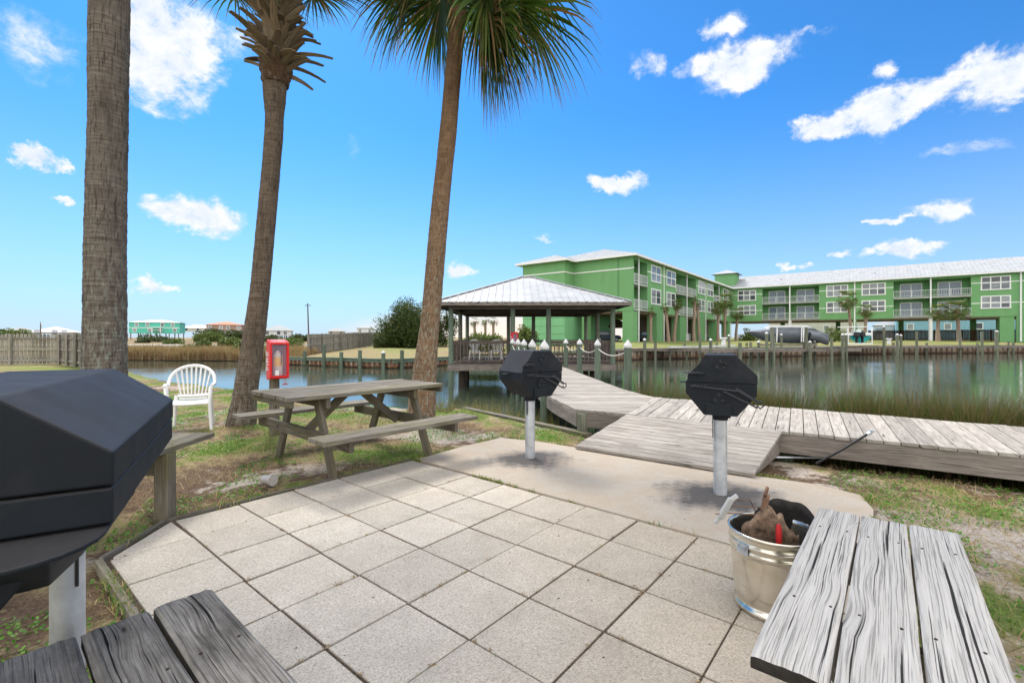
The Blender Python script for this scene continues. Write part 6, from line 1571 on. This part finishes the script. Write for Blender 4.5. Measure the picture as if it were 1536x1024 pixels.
bush('green shrub behind the pilings near the twin outboard boat',(at(1252,0,68).x,68,.9),(2.2,1.8,1.9),1500,.25,bush_mid,51)
bush('spiky green plant seen through the pavilion beside the red cabinet',(at(787,0,38.5).x,40.2,.25),(1.5,1.2,2.2),4500,.22,bush_mid,52)
bush('low green plants seen through the left of the pavilion',(at(722,0,42).x,42,.25),(2.6,1.2,1.5),3500,.22,bush_mid,53)
# slim palms seen through the pavilion, thatched shade and cars under the building
for i,(x,yt,l) in enumerate(((712,480,'slim palm seen through the pavilion, leftmost'),(728,478,'slim palm seen through the pavilion, middle'),(740,479,'slim palm seen through the pavilion, rightmost'))):
    p=small_palm('palm_tree',(512-yt)/F*75,.75,70+i,l,nb=14,nf=10); g_=at(x,512,75); p.location=(g_.x,75,.4); p['group']='slim palms seen through the pavilion'
th=thing('thatched_shade','brown thatched shade roof seen under the end of the green building','thatched shade',(at(917,0,74).x,74,.8))
c=Vector((at(917,0,74).x,74,0)); mb=MB(); mb.lathe([(2.9,3.0),(2.6,3.4),(1.2,4.1),(.1,4.5)],c,18); mb.build('thatch',fibre,th,solid=.2); mb=MB(); mb.cyl(c+Vector((0,0,.5)),c+Vector((0,0,4.2)),.12,n=8); mb.build('pole',twig,th)
def car(label,c,rz,colm):
    r=thing('parked_car',label,'car',(0,0,0),'cars parked under the green building')
    body=[(-2.2,.35),(2.2,.35),(2.25,.75),(2.0,.95),(1.2,1.02),(-1.9,1.02),(-2.2,.8)]; mb=MB(); mb.prism(body,(0,-.85,0),(1,0,0),(0,0,1),(0,1,0),1.7); mb.build('body',colm,r,bevel=.06)
    mb=MB(); mb.prism([(-1.8,1.02),(1.1,1.02),(.5,1.50),(-1.4,1.52)],(0,-.75,0),(1,0,0),(0,0,1),(0,1,0),1.5); mb.build('cabin_glass',slide,r,bevel=.05)
    mb=MB(); mb.prism([(-1.35,1.525),(.45,1.505),(.40,1.56),(-1.3,1.58)],(0,-.7,0),(1,0,0),(0,0,1),(0,1,0),1.4); mb.build('roof',colm,r)
    for x in (-1.4,1.4):
        for s in (-1,1):
            mb=MB(); mb.cyl((x,s*.70,.34),(x,s*.90,.34),.34,n=18,smooth=False); w_=mb.build('wheel',black,r); mb=MB(); mb.cyl((x,s*.90,.34),(x,s*.92,.34),.2,n=12,smooth=False); mb.build('rim',galv,w_)
    r.location=c; r.rotation_euler=(0,0,rz)
car('dark blue car parked in the shade seen right of the pavilion',(at(908,0,70).x,70,ZG),.3,plain('dark_blue_paint',(.03,.05,.09),.3))
car('dark car parked behind the first pillars of the green building',(at(962,0,73).x,73,ZG),.9,plain('black_paint',(.03,.035,.04),.3))
mb=MB(); P_=[at(941,0,45),at(1020,0,50),at(1010,0,58),at(950,0,62),at(900,0,60),at(880,0,50)]
def gz_(x,y):
    return .83
# ------------------------------------------------------------------ camera, light, sky
cam=bpy.data.cameras.new('camera'); co=bpy.data.objects.new('camera',cam); COL.objects.link(co); sc.camera=co
co.location=(0,0,H); co.rotation_euler=(R(90),0,0); cam.sensor_width=36; cam.lens=F/1536*36; cam.shift_y=-6/1536
cam.clip_end=9000; cam.clip_start=.02
SUN_EL=52; SUN_AZ=-28          # azimuth from +Y, negative to the left
sd_=Vector((math.sin(R(SUN_AZ))*math.cos(R(SUN_EL)),math.cos(R(SUN_AZ))*math.cos(R(SUN_EL)),math.sin(R(SUN_EL))))
sun=bpy.data.lights.new('sun','SUN'); so=bpy.data.objects.new('sun',sun); COL.objects.link(so)
sun.energy=SUNE; sun.angle=R(18); sun.color=(1,.95,.88); so.rotation_euler=(-sd_).to_track_quat('-Z','Y').to_euler(); so.location=(0,0,30)
w=bpy.data.worlds.new('World'); sc.world=w; w.use_nodes=True; t=NT(w.node_tree)
D=t.n('ShaderNodeTexCoord').outputs['Generated']
sky=t.n('ShaderNodeTexSky',sky_type='NISHITA'); sky.sun_disc=False; sky.sun_elevation=R(SUN_EL); sky.sun_rotation=R(SUN_AZ); sky.air_density=1.0; sky.dust_density=.3; sky.ozone_density=1.6
sep=t.n('ShaderNodeSeparateXYZ',{0:D}); dx,dy,dz=sep.outputs
az=t.math('ARCTAN2',dx,dy); el=t.math('ARCSINE',dz)
base=t.mix(1,sky.outputs[0],(SKYS[0],SKYS[1],SKYS[2]),'MULTIPLY')
ao=t.n('ShaderNodeCombineXYZ',{0:az,1:t.math('MULTIPLY',el,1.25),2:0}).outputs[0]
ns=t.noise(ao,6.5,10,.66,.25,out='Color'); nf=t.noise(ao,20,9,.68,.2)
dis=t.n('ShaderNodeVectorMath',{0:ns,1:(.5,.5,.5)},operation='SUBTRACT').outputs[0]
dis=t.n('ShaderNodeVectorMath',{0:dis,1:(.20,.12,0)},operation='MULTIPLY').outputs[0]
ac=t.n('ShaderNodeCombineXYZ',{0:az,1:el,2:0}).outputs[0]
ac=t.n('ShaderNodeVectorMath',{0:ac,1:dis},operation='ADD').outputs[0]
CL=[(40,226,52,26,1),(118,297,22,10,.8),(292,322,84,30,1),(238,426,40,15,.9),(688,410,30,17,.9),(255,70,92,88,1),(215,20,60,60,1),(250,158,55,20,.45),(50,60,110,60,.42),(330,55,60,28,.4),
(925,268,50,16,.9),(1120,90,105,34,1),(1095,35,45,20,.7),(1050,92,55,22,.6),(1215,55,70,10,.35),(1330,165,120,34,1),(1480,125,95,40,.95),(1440,215,90,14,.35),(1235,190,60,22,.9),(1410,308,64,24,1),(1334,324,24,11,.9),(1342,377,56,20,1),(1258,383,26,8,.7),(1195,404,22,8,.7),(1325,108,36,22,.5),(972,92,28,18,.4),(815,355,20,6,.5),(525,205,20,24,.25)]
tot=None
for (x,y,rx,ry,k) in CL:
    d=Vector(((x-768)/F,1,(506-y)/F)); a=math.atan2(d.x,d.y); e=math.atan2(d.z,math.hypot(d.x,d.y))
    ca=math.cos(a); sx=.9*rx/F*ca*ca; sy=.85*ry/F*ca
    sy=max(sy,.008)
    q=t.n('ShaderNodeVectorMath',{0:ac,1:(a,e,0)},operation='SUBTRACT').outputs[0]
    q=t.n('ShaderNodeVectorMath',{0:q,1:(1/sx,1/sy,0)},operation='MULTIPLY').outputs[0]
    l=t.n('ShaderNodeVectorMath',{0:q},operation='LENGTH').outputs['Value']
    v=t.n('ShaderNodeMapRange',{0:l,1:1.25,2:.35,3:0,4:k}).outputs[0]
    tot=v if tot is None else t.math('MAXIMUM',tot,v)
nf2=t.math('MULTIPLY',t.math('SUBTRACT',nf,.5),2.4)
tot=t.math('ADD',tot,t.math('MULTIPLY',nf2,t.math('MULTIPLY',tot,1.3)),clamp=True)
tot=t.n('ShaderNodeMapRange',{0:tot,1:.12,2:.72,3:0,4:1},interpolation_type='SMOOTHSTEP').outputs[0]
# added fill light: unseen bright cloud pattern behind the viewer and overhead
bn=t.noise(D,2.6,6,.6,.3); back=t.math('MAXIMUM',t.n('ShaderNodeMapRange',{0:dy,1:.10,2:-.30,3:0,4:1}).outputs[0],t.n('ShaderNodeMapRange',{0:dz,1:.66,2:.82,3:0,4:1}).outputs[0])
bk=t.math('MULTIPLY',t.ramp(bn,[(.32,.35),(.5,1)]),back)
# warm bright haze low on the horizon
hz=t.n('ShaderNodeMapRange',{0:el,1:0,2:.46,3:1,4:0}).outputs[0]; hz=t.math('MULTIPLY',hz,hz)
col=t.mix(t.math('MULTIPLY',hz,HAZE[3]),base,HAZE[:3])
ga=t.math('DIVIDE',t.math('SUBTRACT',az,.03),.42); ge=t.math('DIVIDE',el,.075)
gl=t.math('SUBTRACT',1,t.math('ADD',t.math('MULTIPLY',ga,ga),t.math('MULTIPLY',ge,ge)),clamp=True)
col=t.mix(t.math('MULTIPLY',gl,.9),col,(GLOW[0],GLOW[1],GLOW[2]))
shade=t.mix(t.ramp(nf,[(.35,0),(.65,1)]),(.70*CB,.80*CB,.95*CB),(1.05*CB,1.05*CB,1.05*CB))
col=t.mix(tot,col,shade)
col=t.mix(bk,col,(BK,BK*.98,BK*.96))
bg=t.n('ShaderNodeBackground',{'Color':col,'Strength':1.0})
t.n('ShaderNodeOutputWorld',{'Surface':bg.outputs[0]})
sc.view_settings.view_transform='Standard'; sc.view_settings.look='None'; sc.view_settings.exposure=EXPO; sc.view_settings.gamma=1
sc.cycles.use_adaptive_sampling=True; sc.cycles.adaptive_threshold=.02; sc.cycles.max_bounces=6; sc.cycles.diffuse_bounces=3; sc.cycles.glossy_bounces=3; sc.cycles.transmission_bounces=4; sc.cycles.transparent_max_bounces=8; sc.cycles.use_denoising=True; sc.cycles.caustics_reflective=False
